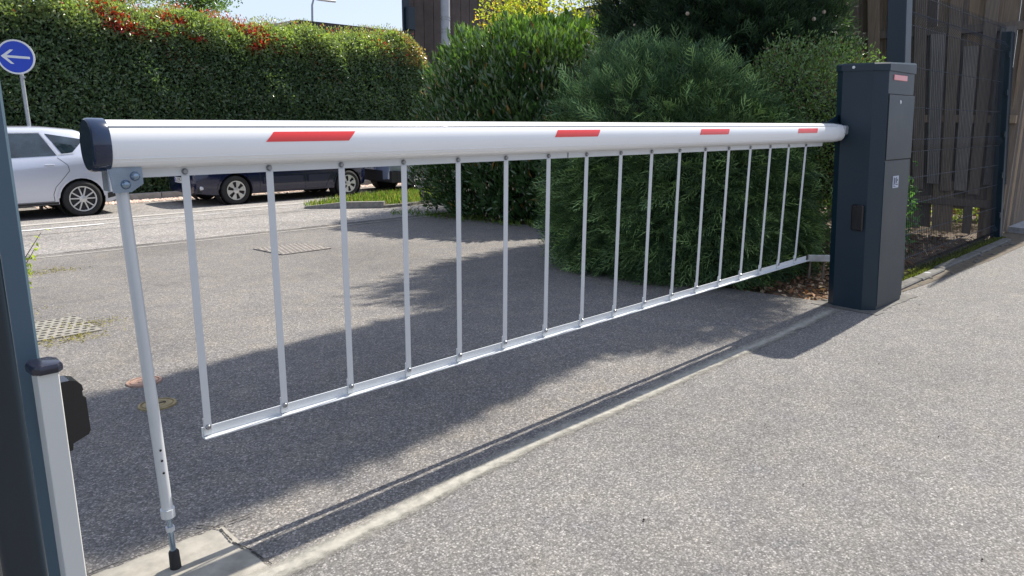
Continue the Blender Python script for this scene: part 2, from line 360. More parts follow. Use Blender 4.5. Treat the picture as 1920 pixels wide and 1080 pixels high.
# far kerb along the parking bays
z0 = -.474
kt = thing('far_kerb', (0, 16.9, z0), 'low grey concrete kerb at the foot of the long hedge behind the parked cars', 'kerb')
for i in range(34):
    x = -14+i*1.0
    MB((0, 16.9, z0)).box(x+.008, x+.992, 16.9, 17.05, z0-.05, z0+.13, .012).build('kerb_stone', M['kerb'], kt)
strip('hedge_bed', -40, 16, [17.05, 19.5], .06, M['soil'])
# near kerb island with grass
kt = thing('kerb_island', (7.4, 11.8, -.35), 'dark edged low kerb around the small grass patch at the street side', 'kerb')
pts = [(6.95, 12.46), (7.45, 11.85), (7.95, 11.3), (8.5, 11.25), (9.2, 11.5), (9.9, 11.9)]
for i in range(len(pts)-1):
    (xa, ya), (xb, yb) = pts[i], pts[i+1]; d = Vector((xb-xa, yb-ya)).normalized(); p = Vector((-d.y, d.x))*.07
    q = [(xa+d.x*.01, ya+d.y*.01), (xb-d.x*.01, yb-d.y*.01), (xb-d.x*.01+p.x*2, yb-d.y*.01+p.y*2), (xa+d.x*.01+p.x*2, ya+d.y*.01+p.y*2)]
    hh = .12 if i < 2 else .05
    MB((7.4, 11.8, -.35)).rings([[(x, y, float(gz(y))-.05) for x, y in q], [(x, y, float(gz(y))+hh*(.35 if (i == 0 and k in (0, 3)) else 1)) for k, (x, y) in enumerate(q)]]).build('kerb_stone', M['island_kerb'], kt)
sheet('grass_bed', [(7.1, 12.5), (7.6, 11.95), (8.05, 11.4), (8.5, 11.33), (9.9, 11.6), (12.5, 11.0), (12.5, 13.6), (8.6, 13.4)], .03, M['soil'])
gp = []
while len(gp) < 9000:
    x, y = random.uniform(7.0, 12.5), random.uniform(11.1, 13.7)
    if y > 12.5-(x-7.0)*1.05 and y > 11.33+(x-8.5)*.06 and y < 12.6+(x-7)*.55: gp.append((x, y))
gp = np.array(gp); P = np.c_[gp, gz(gp[:, 1])+.03]; n = len(P)
D = np.c_[rng.normal(0, .45, n), rng.normal(0, .45, n), np.ones(n)]
L = rng.uniform(.06, .17, n)
tint = np.where(rng.random((n, 1)) < .3, np.array([[.26, .23, .09]]), np.array([[.13, .21, .04]]))*rng.uniform(.5, 1.2, (n, 1))
leaves('grass', P, D, rng.normal(size=(n, 3)), L, rng.uniform(.008, .016, n), tint, M['grassm'])
tag(bpy.data.objects['grass'], 'sunlit yellow green grass patch beside the laurel shrub', 'grass')

# ---------------------------------------------------------------- boom barrier
BY = 2.05
bar = thing('boom_barrier', (5.55, 1.9, 0), 'white boom barrier with red strips, hanging bar skirt and tall anthracite cabinet', 'barrier')
O = (5.55, 1.9, 0)
# cabinet (leans a touch, its children share the lean)
LX, LY = -.045, .045
def lean(mb):
    mb.v = [(x+LX*z, y+LY*z, z) for x, y, z in mb.v]; return mb
def oct_(x0, x1, y0, y1, c): return [(x0+c, y0), (x1-.01, y0), (x1, y0+.01), (x1, y1-.01), (x1-.01, y1), (x0+c*.8, y1), (x0, y1-c*.8), (x0, y0+c)]
CX0, CX1, CY0, CY1 = 5.30, 5.885, 1.725, 2.055
cab = lean(MB(O).rings([[(x, y, z) for x, y in oct_(CX0, CX1, CY0, CY1, .072)] for z in (.0, .8, 1.645)])).build('cabinet', M['anthracite'], bar)
def lid_ring(z, g, zf): return [(x, y, z+zf*((x-CX0)/.56)) for x, y in oct_(CX0-g, CX1+g, CY0-g, CY1+g, .074)]
lean(MB(O).rings([lid_ring(1.632, .008, 0), lid_ring(1.672, .008, .02), lid_ring(1.681, .002, .023)])).build('lid', M['anthracite'], cab)
lean(MB(O).box(CX0+.080, CX1-.004, CY0-.0022, CY0-.0005, 1.044, 1.486)).build('door_gap', M['hole'], cab)
lean(MB(O).box(CX0+.086, CX1+.006, CY0-.006, CY0-.0005, 1.05, 1.48, .0015)).build('door', M['anthracite'], cab)
lean(MB(O).box(CX0+.078, CX1-.003, CY0-.004, CY0+.003, .03, 1.04, .0015)).build('panel', M['anthracite'], cab)
lean(MB(O).lathe([(.0, -.004), (.011, -.004), (.013, 0)], (CX0+.30, CY0-.006, 1.435), 'y', 14)).build('keyhole', M['alu'], cab)
lean(MB(O).box(CX0+.16, CX0+.42, CY0-.004, CY0+.002, 1.575, 1.612, .003)).build('reflector', M['pinkred'], cab)
st = lean(MB(O).box(CX0+.245, CX0+.36, CY0-.0065, CY0-.004, .852, .935)).build('sticker', M['sticker'], cab)
mb = MB(O)
for a, b_, c, d in ((.262, .275, .87, .925), (.285, .292, .88, .92), (.31, .322, .885, .925), (.33, .345, .90, .91), (.30, .345, .872, .878), (.262, .30, .860, .864)):
    mb.box(CX0+a, CX0+b_, CY0-.0075, CY0-.0065, c, d)
lean(mb).build('sticker_print', M['ink'], cab)
lean(MB(O).lathe([(.0, -.006), (.009, -.005), (.010, 0)], (CX0-.008, CY0+.20, 1.655), 'x', 12)).build('screw', M['sign_white'], cab)
# photocell housing on the cabinet's chamfer side
pc = lean(MB(O).box(CX0-.028, CX0, CY0+.085, CY0+.165, .565, .745, .008)).build('photocell', M['black'], cab)
# pivot bracket and horn plate behind the boom end
bm_o = MB(O)
def beam_profile(a=.050, h=.062, n=36):
    pts = []
    for k in range(n):
        t = 2*math.pi*k/n; c, s = math.cos(t), math.sin(t)
        y = a*math.copysign(abs(c)**.95, c); z = h*math.copysign(abs(s)**.90, s); pts.append((BY+y, 1.227+z))
    return pts
prof = beam_profile()
beam = bm_o.rings([[(x, y, z) for y, z in prof] for x in (.60, 2., 3.5, 5.085)]).build('boom', M['white_metal'], bar, True)
MB(O).box(.601, 5.08, BY-.0385, BY-.030, 1.2705, 1.2740).build('slot_groove', M['groove'], beam)
for zq in (1.1935, 1.1850): MB(O).box(.601, 5.08, BY-(.0460 if zq > 1.19 else .0402), BY-.030, zq, zq+.0012).build('profile_rib', M['white_metal'], beam)
capb = MB(O); prof2 = beam_profile(.054, .0665)
capb.rings([[(x, BY+(y-BY)*s, 1.227+(z-1.227)*s) for y, z in prof2] for x, s in ((.560, .93), (.5635, .985), (.570, 1.), (.601, 1.), (.603, .98))])
capb.build('end_cap', M['blue_black'], beam, True)
for (xa, xb, sk) in ((1.008, 1.282, .028), (2.24, 2.515, .022), (3.335, 3.62, .018), (4.46, 4.74, .014)):
    # film bent over the boom surface
    mb = MB(O); ang = [k for k in range(9)]; rows = []
    zt, zb = 1.2580, 1.2300
    for k in range(9):
        z = zb+(zt-zb)*k/8; s = (z-1.227)/.062; c = (max(0, 1-abs(s)**(2/.90)))**(.95/2); y = BY-.050*c-.0012
        rows.append([(xa+sk*k/8, y, z), (xb+sk*k/8, y, z)])
    mb.rings(rows, False, False).build('red_strip', M['red'], beam, True)
MB(O).rings([[(x, BY+(y-BY)*s, 1.227+(z-1.227)*s) for y, z in prof] for x, s in ((5.083, .975), (5.15, .95), (5.21, .90))]).build('boom_socket', M['white_metal'], beam, True)
MB(O).rings([[(x, BY+.045+(y-BY)*s, 1.23+(z-1.227)*s) for y, z in prof2] for x, s in ((5.06, 1.02), (5.30, 1.05))]).build('pivot_bracket', M['anthracite'], bar, True)
MB(O).prism([(5.03, 1.285), (5.30, 1.36), (5.30, 1.20), (5.05, 1.27)], 'y', BY+.03, BY+.036).build('horn_plate', M['anthracite'], bar)
MB(O).box(5.19, 5.262, BY-.05, BY-.01, 1.215, 1.275, .008).build('pivot_block', M['galv'], bar)
# skirt rails and bars, hung slightly behind the boom's centre line
SY = BY+.028
xb = [.799+.2463*k for k in range(17)]
tr = MB(O); tr.box(.685, 5.0, SY-.012, SY-.006, 1.1405, 1.1630); tr.box(.685, 5.0, SY-.012, SY+.012, 1.1630, 1.1655)
tr.build('top_rail', M['alu'], bar)
MB(O).box(2.397, 2.403, SY-.0145, SY-.0118, 1.1415, 1.1625).build('rail_joint', M['bolt'], bar)
tr = MB(O); tr.box(.783, 4.93, SY-.008, SY-.004, .373, .402); tr.box(.783, 4.93, SY-.030, SY-.008, .3705, .374); tr.build('bottom_rail', M['alu'], bar)
MB(O).box(2.19, 2.47, SY-.0305, SY-.008, .3745, .376).build('splice_plate', M['alu'], bar)
bar0 = None
for i, x in enumerate(xb):
    if bar0 is None:
        o = MB((x, SY, 0)).box(x-.0106, x+.0106, SY-.016, SY-.0125, .392, 1.1405).build('skirt_bar', M['alu'], bar)
        MB((x, SY, 0)).box(x-.0115, x+.0115, SY-.0125, SY-.008, .377, .43).build('bar_foot', M['alu'], o)
        MB((x, SY, 0)).lathe([(0, -.021), (.006, -.021), (.0085, -.017), (.0085, -.012)], (x, SY, 1.152), 'y', 12).build('bolt', M['bolt'], o, True)
        MB((x, SY, 0)).lathe([(0, -.023), (.006, -.023), (.0085, -.019), (.0085, -.014)], (x, SY, .403), 'y', 12).build('bolt', M['bolt'], o, True)
        o.location = (x-O[0], SY-O[1], 0); bar0 = o
    else:
        o = bar0.copy(); col.objects.link(o); o.parent = bar; o.location = (x-O[0], SY-O[1], 0)
        for ch in list(bar0.children):
            c = ch.copy(); col.objects.link(c); c.parent = o
# support leg
x0, x1 = .640, .662
def lx(z): return .664-.034*max(0, z)/1.1
leg = MB(O).tube([(lx(1.11), BY, 1.12), (lx(.185), BY, .185)], [.0155, .0155], 18).build('support_leg', M['alu'], bar, True)
MB(O).tube([(lx(.2), BY, .198), (lx(.18), BY, .172)], .0195, 18).build('collar', M['alu'], leg, True); MB(O).tube([(lx(.14), BY, .140), (lx(.13), BY, .126)], .0125, 6).build('lock_nut', M['alu'], leg)
MB(O).tube([(lx(.18), BY, .175), (lx(.05), BY, .05)], .0085, 12).build('threaded_rod', M['steel'], leg, True)
MB(O).tube([(lx(.06), BY, .062), (lx(.04), BY, .056), (lx(0), BY, .001)], [.011, .0145, .0160], 16).build('rubber_foot', M['rubber'], leg, True)
for z in (.386, .354, .316): MB(O).disc((lx(z)-.001, BY-.0162, z), (0, -1, 0), .0034, .0009, 10).build('adjusting_hole', M['hole'], leg)
br = MB((O[0]+.010, O[1], O[2]))
br.prism([(.606, 1.168), (.686, 1.168), (.686, 1.128), (.655, 1.108), (.612, 1.108)], 'y', BY-.026, BY-.023)
br.box(.603, .606, BY-.026, BY+.02, 1.112, 1.168); br.box(.603, .686, BY-.026, BY+.02, 1.1682, 1.1705)
brk = br.build('hinge_bracket', M['steel'], bar)
for (x, z) in ((.667, 1.148), (.643, 1.128)):
    MB((O[0]+.010, O[1], O[2])).lathe([(0, -.036), (.007, -.035), (.0115, -.030), (.0125, -.026)], (x, BY, z), 'y', 14).build('dome_bolt', M['steel'], brk, True)

# ---------------------------------------------------------------- left gate posts and photocell post
t = thing('gate_post', (.28, 1.85, 0), 'broad blue grey square gate post, partly hidden at the left edge', 'post')
MB((.28, 1.85, 0)).box(.14, .352, 1.80, 1.95, 0, 1.62, .006).build('post_shaft', M['post_blue'], t)
t = thing('slam_post', (.12, 1.15, 0), 'glossy dark navy post with rounded top in front of the blue grey gate post', 'post')
def rr(x0, x1, y0, y1, r, n=5):
    p = []
    for cx, cy, a0 in ((x1-r, y0+r, -90), (x1-r, y1-r, 0), (x0+r, y1-r, 90), (x0+r, y0+r, 180)):
        for k in range(n+1): a = R(a0+90*k/n); p.append((cx+r*math.cos(a), cy+r*math.sin(a)))
    return p
OD = (.17, 1.13, 0)
t.location = OD
MB(OD).rings([[(x, y, z) for x, y in rr(.137+g, .190-g, 1.10+g, 1.16-g, .010, 3)] for z, g in ((0, 0), (1.12, 0), (1.145, .0015), (1.157, .005), (1.163, .012))]).build('post_shaft', M['post_dark'], t, True)
OP = (.31, 1.72, 0)
t = thing('photocell_post', OP, 'short cream grey post with dark hexagonal cap and black photocell box', 'photocell post')
px0, px1, py = .3225, .3620, 1.70
MB(OP).box(px0, px1, py, py+.055, 0, .779, .002).build('post_shaft', M['cream_metal'], t)
MB(OP).rings([[(px0-.008+g, py+.004+g, z), (px0+.004+g*.5, py-.008+g, z), (px1-.002-g*.5, py-.008+g, z), (px1+.010-g, py+.006+g, z), (px1+.011-g, py+.045, z), (px1-.004, py+.064-g, z), (px0, py+.064-g, z), (px0-.011+g, py+.045, z)] for z, g in ((.776, .001), (.781, 0), (.789, 0), (.794, .003), (.796, .008))]).build('post_cap', M['purple_cap'], t, True)
bx = MB(OP); y0, y1 = py+.006, py+.05
pr = [(.3625, .640), (.370, .640), (.372, .655), (.404, .668), (.408, .676), (.407, .752), (.4015, .757), (.4015, .768), (.404, .7705), (.402, .782), (.394, .792), (.380, .797), (.3625, .797)]
pr = [(a, b-.048) for a, b in pr]
bx.prism(pr, 'y', y0, y1).build('photocell', M['black'], t)

# ---------------------------------------------------------------- cars
def car(name, loc, label, paint, p, plate_text, kind):
    T = thing(name, loc, label, 'car', 'cars parked along the street')
    Lf, Lr, W = p['front'], p['rear'], p['W']           # local x of both ends; front at -x
    zr_ = p['roof']; zb_ = p['belt']
    def ip(tab, x): xs = [a for a, b in tab]; return float(np.interp(x, xs, [b for a, b in tab]))
    def sec(x):
        L2 = (Lr-Lf)/2; u = abs((x-(Lr+Lf)/2)/L2); w = W*(1-.16*u**7-.03*u**2)
        zb = ip(zb_, x); zr = ip(zr_, x); zs = ip(p['sill'], x); cab_ = min(1, max(0, (zr-zb-.05)/.3))
        wr = w*(.93-.19*cab_)
        return [(w*.80, zs), (w*.95, zs+.025), (w*.985, zs+.14), (w, (zs+zb)*.5-.02), (w*.997, zb-.16), (w*.985, zb-.05), (w*.955, zb),
                (w*.955+(wr-w*.955)*.5, zb+(zr-zb)*.52), (wr, zr-.05*cab_-.012), (wr*.93, zr-.012*cab_-.004), (wr*.55, zr+.008), (0, zr+.018)]
    xs = sorted(set([round(Lf+(Lr-Lf)*k/40, 3) for k in range(41)]+[Lf+.03, Lr-.03]))
    rings = []
    for x in xs:
        s = sec(x); e = 1.
        if x in (xs[0], xs[-1]): s = [(a*.93, b) for a, b in s]
        rings.append([(x, -a, b) for a, b in s]+[(x, a, b) for a, b in s[-2::-1]])
    mb = MB(); mb.rings(rings, True); body = mb.build('body', M[paint], T, True, ang=50)
    def hw(x, z):
        s = sec(x); zz = [b for a, b in s]; ww = [a for a, b in s]; return float(np.interp(z, zz, ww))
    # wheel arches
    cut = MB()
    for wx in p['wheels']: cut.tube([(wx, -W-.3, p['r']), (wx, W+.3, p['r'])], p['r']+.055, 36)
    c = cut.build('cutter', None); c.location = loc; bl = body.modifiers.new('arch', 'BOOLEAN'); bl.object = c; bl.operation = 'DIFFERENCE'; bl.solver = 'EXACT'
    bpy.context.view_layer.update(); ev = body.evaluated_get(bpy.context.evaluated_depsgraph_get()); nm = bpy.data.meshes.new_from_object(ev)
    body.modifiers.clear(); body.data = nm; nm.set_sharp_from_angle(angle=R(40)); bpy.data.objects.remove(c, do_unlink=True)
    MB().box(Lf+.25, Lr-.25, -W*.62, W*.62, .22, .74, .02).build('underbody', M['tyre'], T)
    for wx in p['wheels']:
        for sd in (-1, 1): MB().lathe([(p['r']+.054, sd*(W-.045)), (p['r']+.054, sd*W*.6)], (wx, 0, p['r']), 'y', 32).build('wheel_well', M['tyre'], T)
    def patch(quad, n=6, off=.004, m='glass', name='window', side=-1, parent=body):
        (a, b, c_, d) = [np.array(q, float) for q in quad]; mb = MB(); rows = []
        for i in range(n+1):
            row = []
            for j in range(n+1):
                u, v = i/n, j/n; q = (a*(1-u)+b*u)*(1-v)+(d*(1-u)+c_*u)*v; row.append((q[0], side*(hw(q[0], q[1])+off), q[1]))
            rows.append(row)
        mb.rings(rows, False, False); return mb.build(name, M[m], parent, True)
    def line(pts, w=.008, m='crack', name='panel_gap', side=-1, off=.003):
        mb = MB(); P2 = []
        for i in range(len(pts)-1):
            for k in range(6): t = k/6; P2.append((pts[i][0]*(1-t)+pts[i+1][0]*t, pts[i][1]*(1-t)+pts[i+1][1]*t))
        P2.append(pts[-1]); L_, R__ = [], []
        for i, q in enumerate(P2):
            a, b = P2[max(0, i-1)], P2[min(len(P2)-1, i+1)]; dx, dz = b[0]-a[0], b[1]-a[1]; l = math.hypot(dx, dz) or 1; nx, nz = -dz/l*w/2, dx/l*w/2
            for S, sg in ((L_, 1), (R__, -1)):
                X_, Z_ = q[0]+nx*sg, q[1]+nz*sg; S.append((X_, side*(hw(X_, Z_)+off), Z_))
        mb.rings([L_, R__], False, False); return mb.build(name, M[m], body)
    # wheels
    for wx in p['wheels']:
        for sd in (-1, 1):
            yo = sd*(W-.02); r = p['r']; rimr = p['rim']
            wh = MB().lathe([(rimr, 0), (rimr+.01, sd*.0), (r-.045, sd*.012), (r-.012, sd*-.005), (r, sd*-.035), (r, sd*-.16), (r-.03, sd*-.195), (rimr, sd*-.195)], (wx, yo, r), 'y', 40).build('wheel', M['tyre'], T, True)
            rb = MB().lathe([(rimr+.002, 0), (rimr, sd*.006), (rimr-.018, sd*.004), (rimr-.022, sd*-.02)], (wx, yo, r), 'y', 40)
            if sd == -1 or True:
                if p['spokes'] == 10:
                    for k in range(5):
                        for dd in (-.17, .17):
                            a = 2*math.pi*k/5+.3; a0, a1 = a+dd*1.25, a+dd*1.15*1.4
                            p0 = Vector((math.cos(a0)*.045, 0, math.sin(a0)*.045)); p1 = Vector((math.cos(a1)*(rimr-.012), 0, math.sin(a1)*(rimr-.012)))
                            n_ = Vector((-(p1-p0).z, 0, (p1-p0).x)).normalized()*.0125
                            q = [p0-n_, p1-n_*.8, p1+n_*.8, p0+n_]
                            rb.rings([[(wx+v.x, yo+sd*.002, r+v.z) for v in q], [(wx+v.x, yo-sd*.03, r+v.z) for v in q]])
                else:
                    for k in range(6):
                        a = 2*math.pi*k/6+.2; q = [(a-.16, .05), (a-.30, rimr-.012), (a-.12, rimr-.004), (a+.12, rimr-.004), (a+.30, rimr-.012), (a+.16, .05)]
                        q = [(math.cos(b)*c2, math.sin(b)*c2) for b, c2 in q]
                        rb.rings([[(wx+u, yo+sd*.003, r+v) for u, v in q], [(wx+u, yo-sd*.015, r+v) for u, v in q]])
            rb.build('rim', M['rim'], wh, True)
            MB().lathe([(rimr-.001, -sd*.012), (rimr-.016, -sd*.035), (0, -sd*.035)], (wx, yo, r), 'y', 24).build('brake_disc', M['trim'], wh)
            MB().lathe([(.062, -sd*.01), (.06, sd*.006), (.03, sd*.011), (0, sd*.012)], (wx, yo, r), 'y', 20).build('hub_cap', M['rim'], wh, True)
    # side glass etc
    for q in p['windows']:
        for sd in (-1, 1): patch(q, side=sd)
    for ln in p['gaps']: line(ln)
    for q in p.get('mould', []): patch(q, 6, .014, 'navy_trim', 'side_moulding')
    for q in p.get('lower', []): patch(q, 8, .006, 'trim', 'lower_panel')
    for q in p.get('chrome', []): line(q, .016, 'rim', 'window_trim', off=.006)
    for (hx, hz) in p['handles']:
        y = -(hw(hx, hz)+.006)
        MB().box(hx-.075, hx+.075, y-.02, y-.006, hz-.014, hz+.014, .006).build('door_handle', M[paint], body)
    # arch lips
    for wx in p['wheels']:
        pts_ = [(wx+(p['r']+.062)*math.cos(a), p['r']+(p['r']+.062)*math.sin(a)) for a in np.linspace(.1, math.pi-.1, 13)]
        line(pts_, .035, paint, 'arch_lip', off=.010)
    # plate on the end facing -x and its bumper
    def endplate(x, z, sgn, txt, zface=True):
        pl = MB().box(x-.012, x-.004, -.26, .26, z-.055, z+.055, .002).build('number_plate', M['plate'], body)
        MB().box(x-.0135, x-.012, .225, .258, z-.053, z+.053).build('plate_band', M['plate_blue'], pl)
        MB().box(x-.0135, x-.012, -.258, -.232, z-.053, z+.053).build('plate_band', M['plate_blue'], pl)
        me = text_mesh(txt, .115); o = link('plate_text', me, M['ink'], pl)
        o.matrix_local = Matrix(((0, 0, -1, x-.0135), (-1, 0, 0, 0), (0, 1, 0, z), (0, 0, 0, 1))); return pl
    endplate(p['plate_x'], p['plate_z'], -1, plate_text)
    if kind == 'front':
        MB().rings([[(Lf-.012+.5*abs(y)**2.6, y, z) for y, z in ((-.70, .28), (.70, .28), (.70, .38), (-.70, .38))], [(Lf+.05, y, z) for y, z in ((-.7, .28), (.7, .28), (.7, .38), (-.7, .38))]]).build('lower_grille', M['trim'], body)
        for sd in (-1, 1):
            MB().lathe([(0, -.018), (.045, -.012), (.058, 0), (.06, .05)], (Lf+.10, sd*(W*.80), .375), 'x', 18).build('fog_lamp', M['lamp'], body, True)
            MB().rings([[(Lf+.02, sd*(W*.5), .63), (Lf+.10, sd*W*.86, .64), (Lf+.12, sd*W*.86, .76), (Lf+.07, sd*(W*.5), .76)], [(Lf+.25, sd*(W*.5), .63), (Lf+.36, sd*W*.95, .66), (Lf+.36, sd*W*.94, .77), (Lf+.27, sd*(W*.5), .75)]]).build('headlight', M['lamp'], body)
    return T, body, patch, line, hw
# silver hatchback, front towards -x, rear half visible
CY = 15.50
silver = dict(front=-2.12, rear=2.12, W=.88, r=.32, rim=.222, spokes=10, wheels=(-1.27, 1.30), plate_x=-2.13, plate_z=.42,
    sill=[(-2.2, .30), (-1.8, .22), (1.8, .22), (2.2, .36)],
    belt=[(-2.2, .66), (-1.9, .80), (-1.0, .94), (.0, .98), (1.2, 1.06), (1.75, 1.10), (2.0, 1.02), (2.2, .90)],
    roof=[(-2.2, .68), (-1.9, .84), (-1.05, 1.02), (-.95, 1.04), (-.2, 1.47), (.3, 1.56), (.9, 1.56), (1.4, 1.51), (1.75, 1.36), (2.0, 1.10), (2.2, .92)],
    windows=[[(-.60, 1.04), (.16, 1.055), (.16, 1.44), (-.12, 1.40)], [(.24, 1.06), (.98, 1.085), (.78, 1.46), (.24, 1.455)], [(1.07, 1.10), (1.24, 1.14), (1.45, 1.35), (.87, 1.455)]],
    gaps=[[(.20, .30), (.20, 1.03)], [(-.72, .32), (-.70, .98)], [(.98, 1.05), (1.12, .92), (1.14, .82), (1.02, .68), (.90, .55), (.85, .42), (.86, .30)], [(-.72, .30), (.86, .30)]],
    chrome=[[(.24, 1.475), (.80, 1.478), (1.0, 1.10), (1.26, 1.12)]], lower=[[(-.85, .225), (.92, .225), (.92, .29), (-.85, .29)], [(1.72, .30), (2.05, .36), (2.05, .44), (1.72, .40)]], handles=[(.84, .93), (.02, .91)])
car('silver_car', (2.55, CY, -.4736), 'silver hatchback with ten spoke alloy wheel parked behind the boom end', 'silver', silver, 'BT 427 KD', 'front')
navy = dict(front=-2.05, rear=1.95, W=.84, r=.30, rim=.195, spokes=6, wheels=(-1.27, 1.38), plate_x=-2.065, plate_z=.50,
    sill=[(-2.1, .26), (-1.7, .20), (1.7, .20), (2.0, .28)],
    belt=[(-2.1, .62), (-1.8, .78), (-1.0, .90), (0, .93), (1.2, .96), (1.95, .94)],
    roof=[(-2.1, .64), (-1.8, .82), (-1.0, .98), (-.3, 1.34), (.2, 1.42), (1.2, 1.42), (1.7, 1.30), (1.95, .97)],
    windows=[[(-.55, .99), (.10, 1.0), (.10, 1.30), (-.2, 1.28)], [(.2, 1.0), (1.3, 1.02), (1.2, 1.32), (.2, 1.33)]],
    gaps=[[(-.75, .26), (-.75, .9)], [(.30, .26), (.30, .92)], [(1.0, .90), (.98, .62), (.80, .26)], [(-.75, .25), (.80, .25)]],
    mould=[[(-.68, .40), (.24, .40), (.24, .55), (-.68, .55)], [(.36, .40), (.84, .40), (.92, .55), (.36, .55)]],
    handles=[(.15, .80), (.95, .82)])
nv = car('navy_car', (7.92, 15.42, -.4736), 'dark navy small car seen below the boom with six spoke hubcaps', 'navy', navy, 'DJ-259-WF', 'front')
grey = dict(front=-1.95, rear=2.1, W=.86, r=.31, rim=.20, spokes=10, wheels=(-1.10, 1.35), plate_x=-2.01, plate_z=.61,
    sill=[(-2.0, .34), (-1.6, .24), (1.7, .22), (2.1, .28)],
    belt=[(-2.0, .92), (-1.6, 1.02), (0, .96), (1.2, .9), (2.1, .7)],
    roof=[(-2.0, .95), (-1.75, 1.28), (-1.3, 1.45), (0, 1.5), (.6, 1.42), (1.2, 1.0), (2.1, .72)],
    windows=[[(-1.0, 1.03), (-.1, 1.0), (-.1, 1.36), (-.95, 1.34)], [(0, 1.0), (.9, .98), (.5, 1.34), (0, 1.37)]],
    gaps=[[(-.05, .26), (-.05, .95)], [(-.65, .3), (-.9, .9)]], handles=[(-.5, .85)])
gc = car('grey_blue_car', (12.32, 15.22, -.4736), 'pale silver blue car with black rear bumper beyond the navy car', 'greyblue', grey, 'GM 815 GP', 'rear')
MB().rings([[(-1.985+.35*abs(y)**3, y, z) for y in np.linspace(-.855, .855, 13)] for z in (.28, .36, .52, .54)], False, False).build('bumper_cover', M['trim'], gc[0], True)
for sd in (-1, 1):
    MB().rings([[(-1.10-.42, sd*.872, z), (-1.93, sd*.80, z), (-1.93, sd*.70, z)] for z in (.27, .40, .535)], False, False).build('bumper_corner', M['trim'], gc[0], True)
    MB().box(-1.99, -1.85, sd*.74-.06, sd*.74+.06, .75, .98, .02).build('tail_lamp', M['taillamp'], gc[1])

# ---------------------------------------------------------------- road sign
SX, SY = 3.53, 16.35
t = thing('road_sign', (SX, SY, -.474), 'round blue road sign with white arrow pointing left on a grey pole', 'road sign')
OS = (SX, SY, -.474); sc_ = Vector((SX-.06, SY-.05, 2.32))
MB(OS).tube([(SX+.03, SY, -.474), (SX, SY, 2.1)], .035, 12).build('sign_pole', M['galv'], t, True)
nrm = Vector((-.45, -.88, -.02)).normalized(); ux = Vector((0, 0, 1)).cross(nrm).normalized(); uy = nrm.cross(ux)
def on(u, v, w=0): return tuple(sc_+ux*u+uy*v+nrm*w)
N_ = 40; rad = .305
pan = MB(OS).rings([[on(rad*math.cos(2*math.pi*k/N_), rad*math.sin(2*math.pi*k/N_), w) for k in range(N_)] for w in (-.015, 0)]).build('sign_panel', M['sign_white'], t)
MB(OS).rings([[on(.275*math.cos(2*math.pi*k/N_), .275*math.sin(2*math.pi*k/N_), w) for k in range(N_)] for w in (.001, .003)]).build('sign_face', M['sign_blue'], pan)
ca, sa = math.cos(R(-3)), math.sin(R(-3))
mb = MB(OS)
for poly in ([(-.20, -.021), (.225, -.021), (.225, .021), (-.20, .021)], [(-.235, 0), (-.085, .125), (-.03, .125), (-.165, 0.0)], [(-.235, 0), (-.165, 0), (-.03, -.125), (-.085, -.125)]):
    pp = [(u*ca-v*sa, u*sa+v*ca) for u, v in poly]; w = .0045 if len(mb.v) == 0 else .0052
    mb.rings([[on(u, v, .0035) for u, v in pp], [on(u, v, w) for u, v in pp]])
mb.build('arrow', M['sign_white'], pan)
MB(OS).box(SX-.02, SX+.05, SY-.045, SY+.045, 1.95, 1.99).build('pole_clamp', M['galv'], t)

# ---------------------------------------------------------------- drains and manholes
def drain(loc, a, w, d, nu, nv, mat_, label):
    T = thing('drain_grate', loc, label, 'drain grate', rot=(math.atan(-.037), 0, a))
    MB().box(-w/2, w/2, -d/2, d/2, -.02, .008, .003).build('grate_plate', M[mat_], T)
    mb = MB()
    for i in range(nu):
        for j in range(nv):
            x = -w/2+(i+.5+(.25 if j % 2 else -.25))*w/(nu+.2); y = -d/2+(j+.5)*d/nv; r = w/nu*.34
            mb.disc((x, y, .0082), (0, 0, 1), r, .0006, 8)
    mb.build('grate_holes', M['hole'], T, kind='stuff')
    return T
drain((1.13, 5.60, -.122), 0, .56, .60, 11, 8, 'cast_iron', 'perforated square drain cover beside the gate post with moss around it')
drain((4.16, 7.78, -.200), 0, .62, .70, 11, 8, 'rusty_plate', 'brown perforated drain cover in the middle of the driveway')
def manhole(loc, r, m, label):
    T = thing('manhole_cover', loc, label, 'manhole cover', rot=(math.atan(-.037), 0, 0))
    MB().lathe([(0, .006), (r*.35, .006), (r*.36, .003), (r*.45, .003), (r*.46, .006), (r*.78, .006), (r*.79, .001), (r*.86, .001), (r*.87, .007), (r, .006), (r*1.02, -.01)], (0, 0, 0), 'z', 32).build('cover', M[m], T)
    MB().box(-r*.1, r*.45, -r*.09, r*.05, .0062, .0075).build('key_slot', M['hole'], T)
manhole((1.215, 3.93, -.062), .085, 'rusty', 'small round rusty manhole cover at the edge of the shadow')
manhole((1.135, 3.52, -.047), .085, 'brass', 'small round brass coloured manhole cover lying in the shadow')
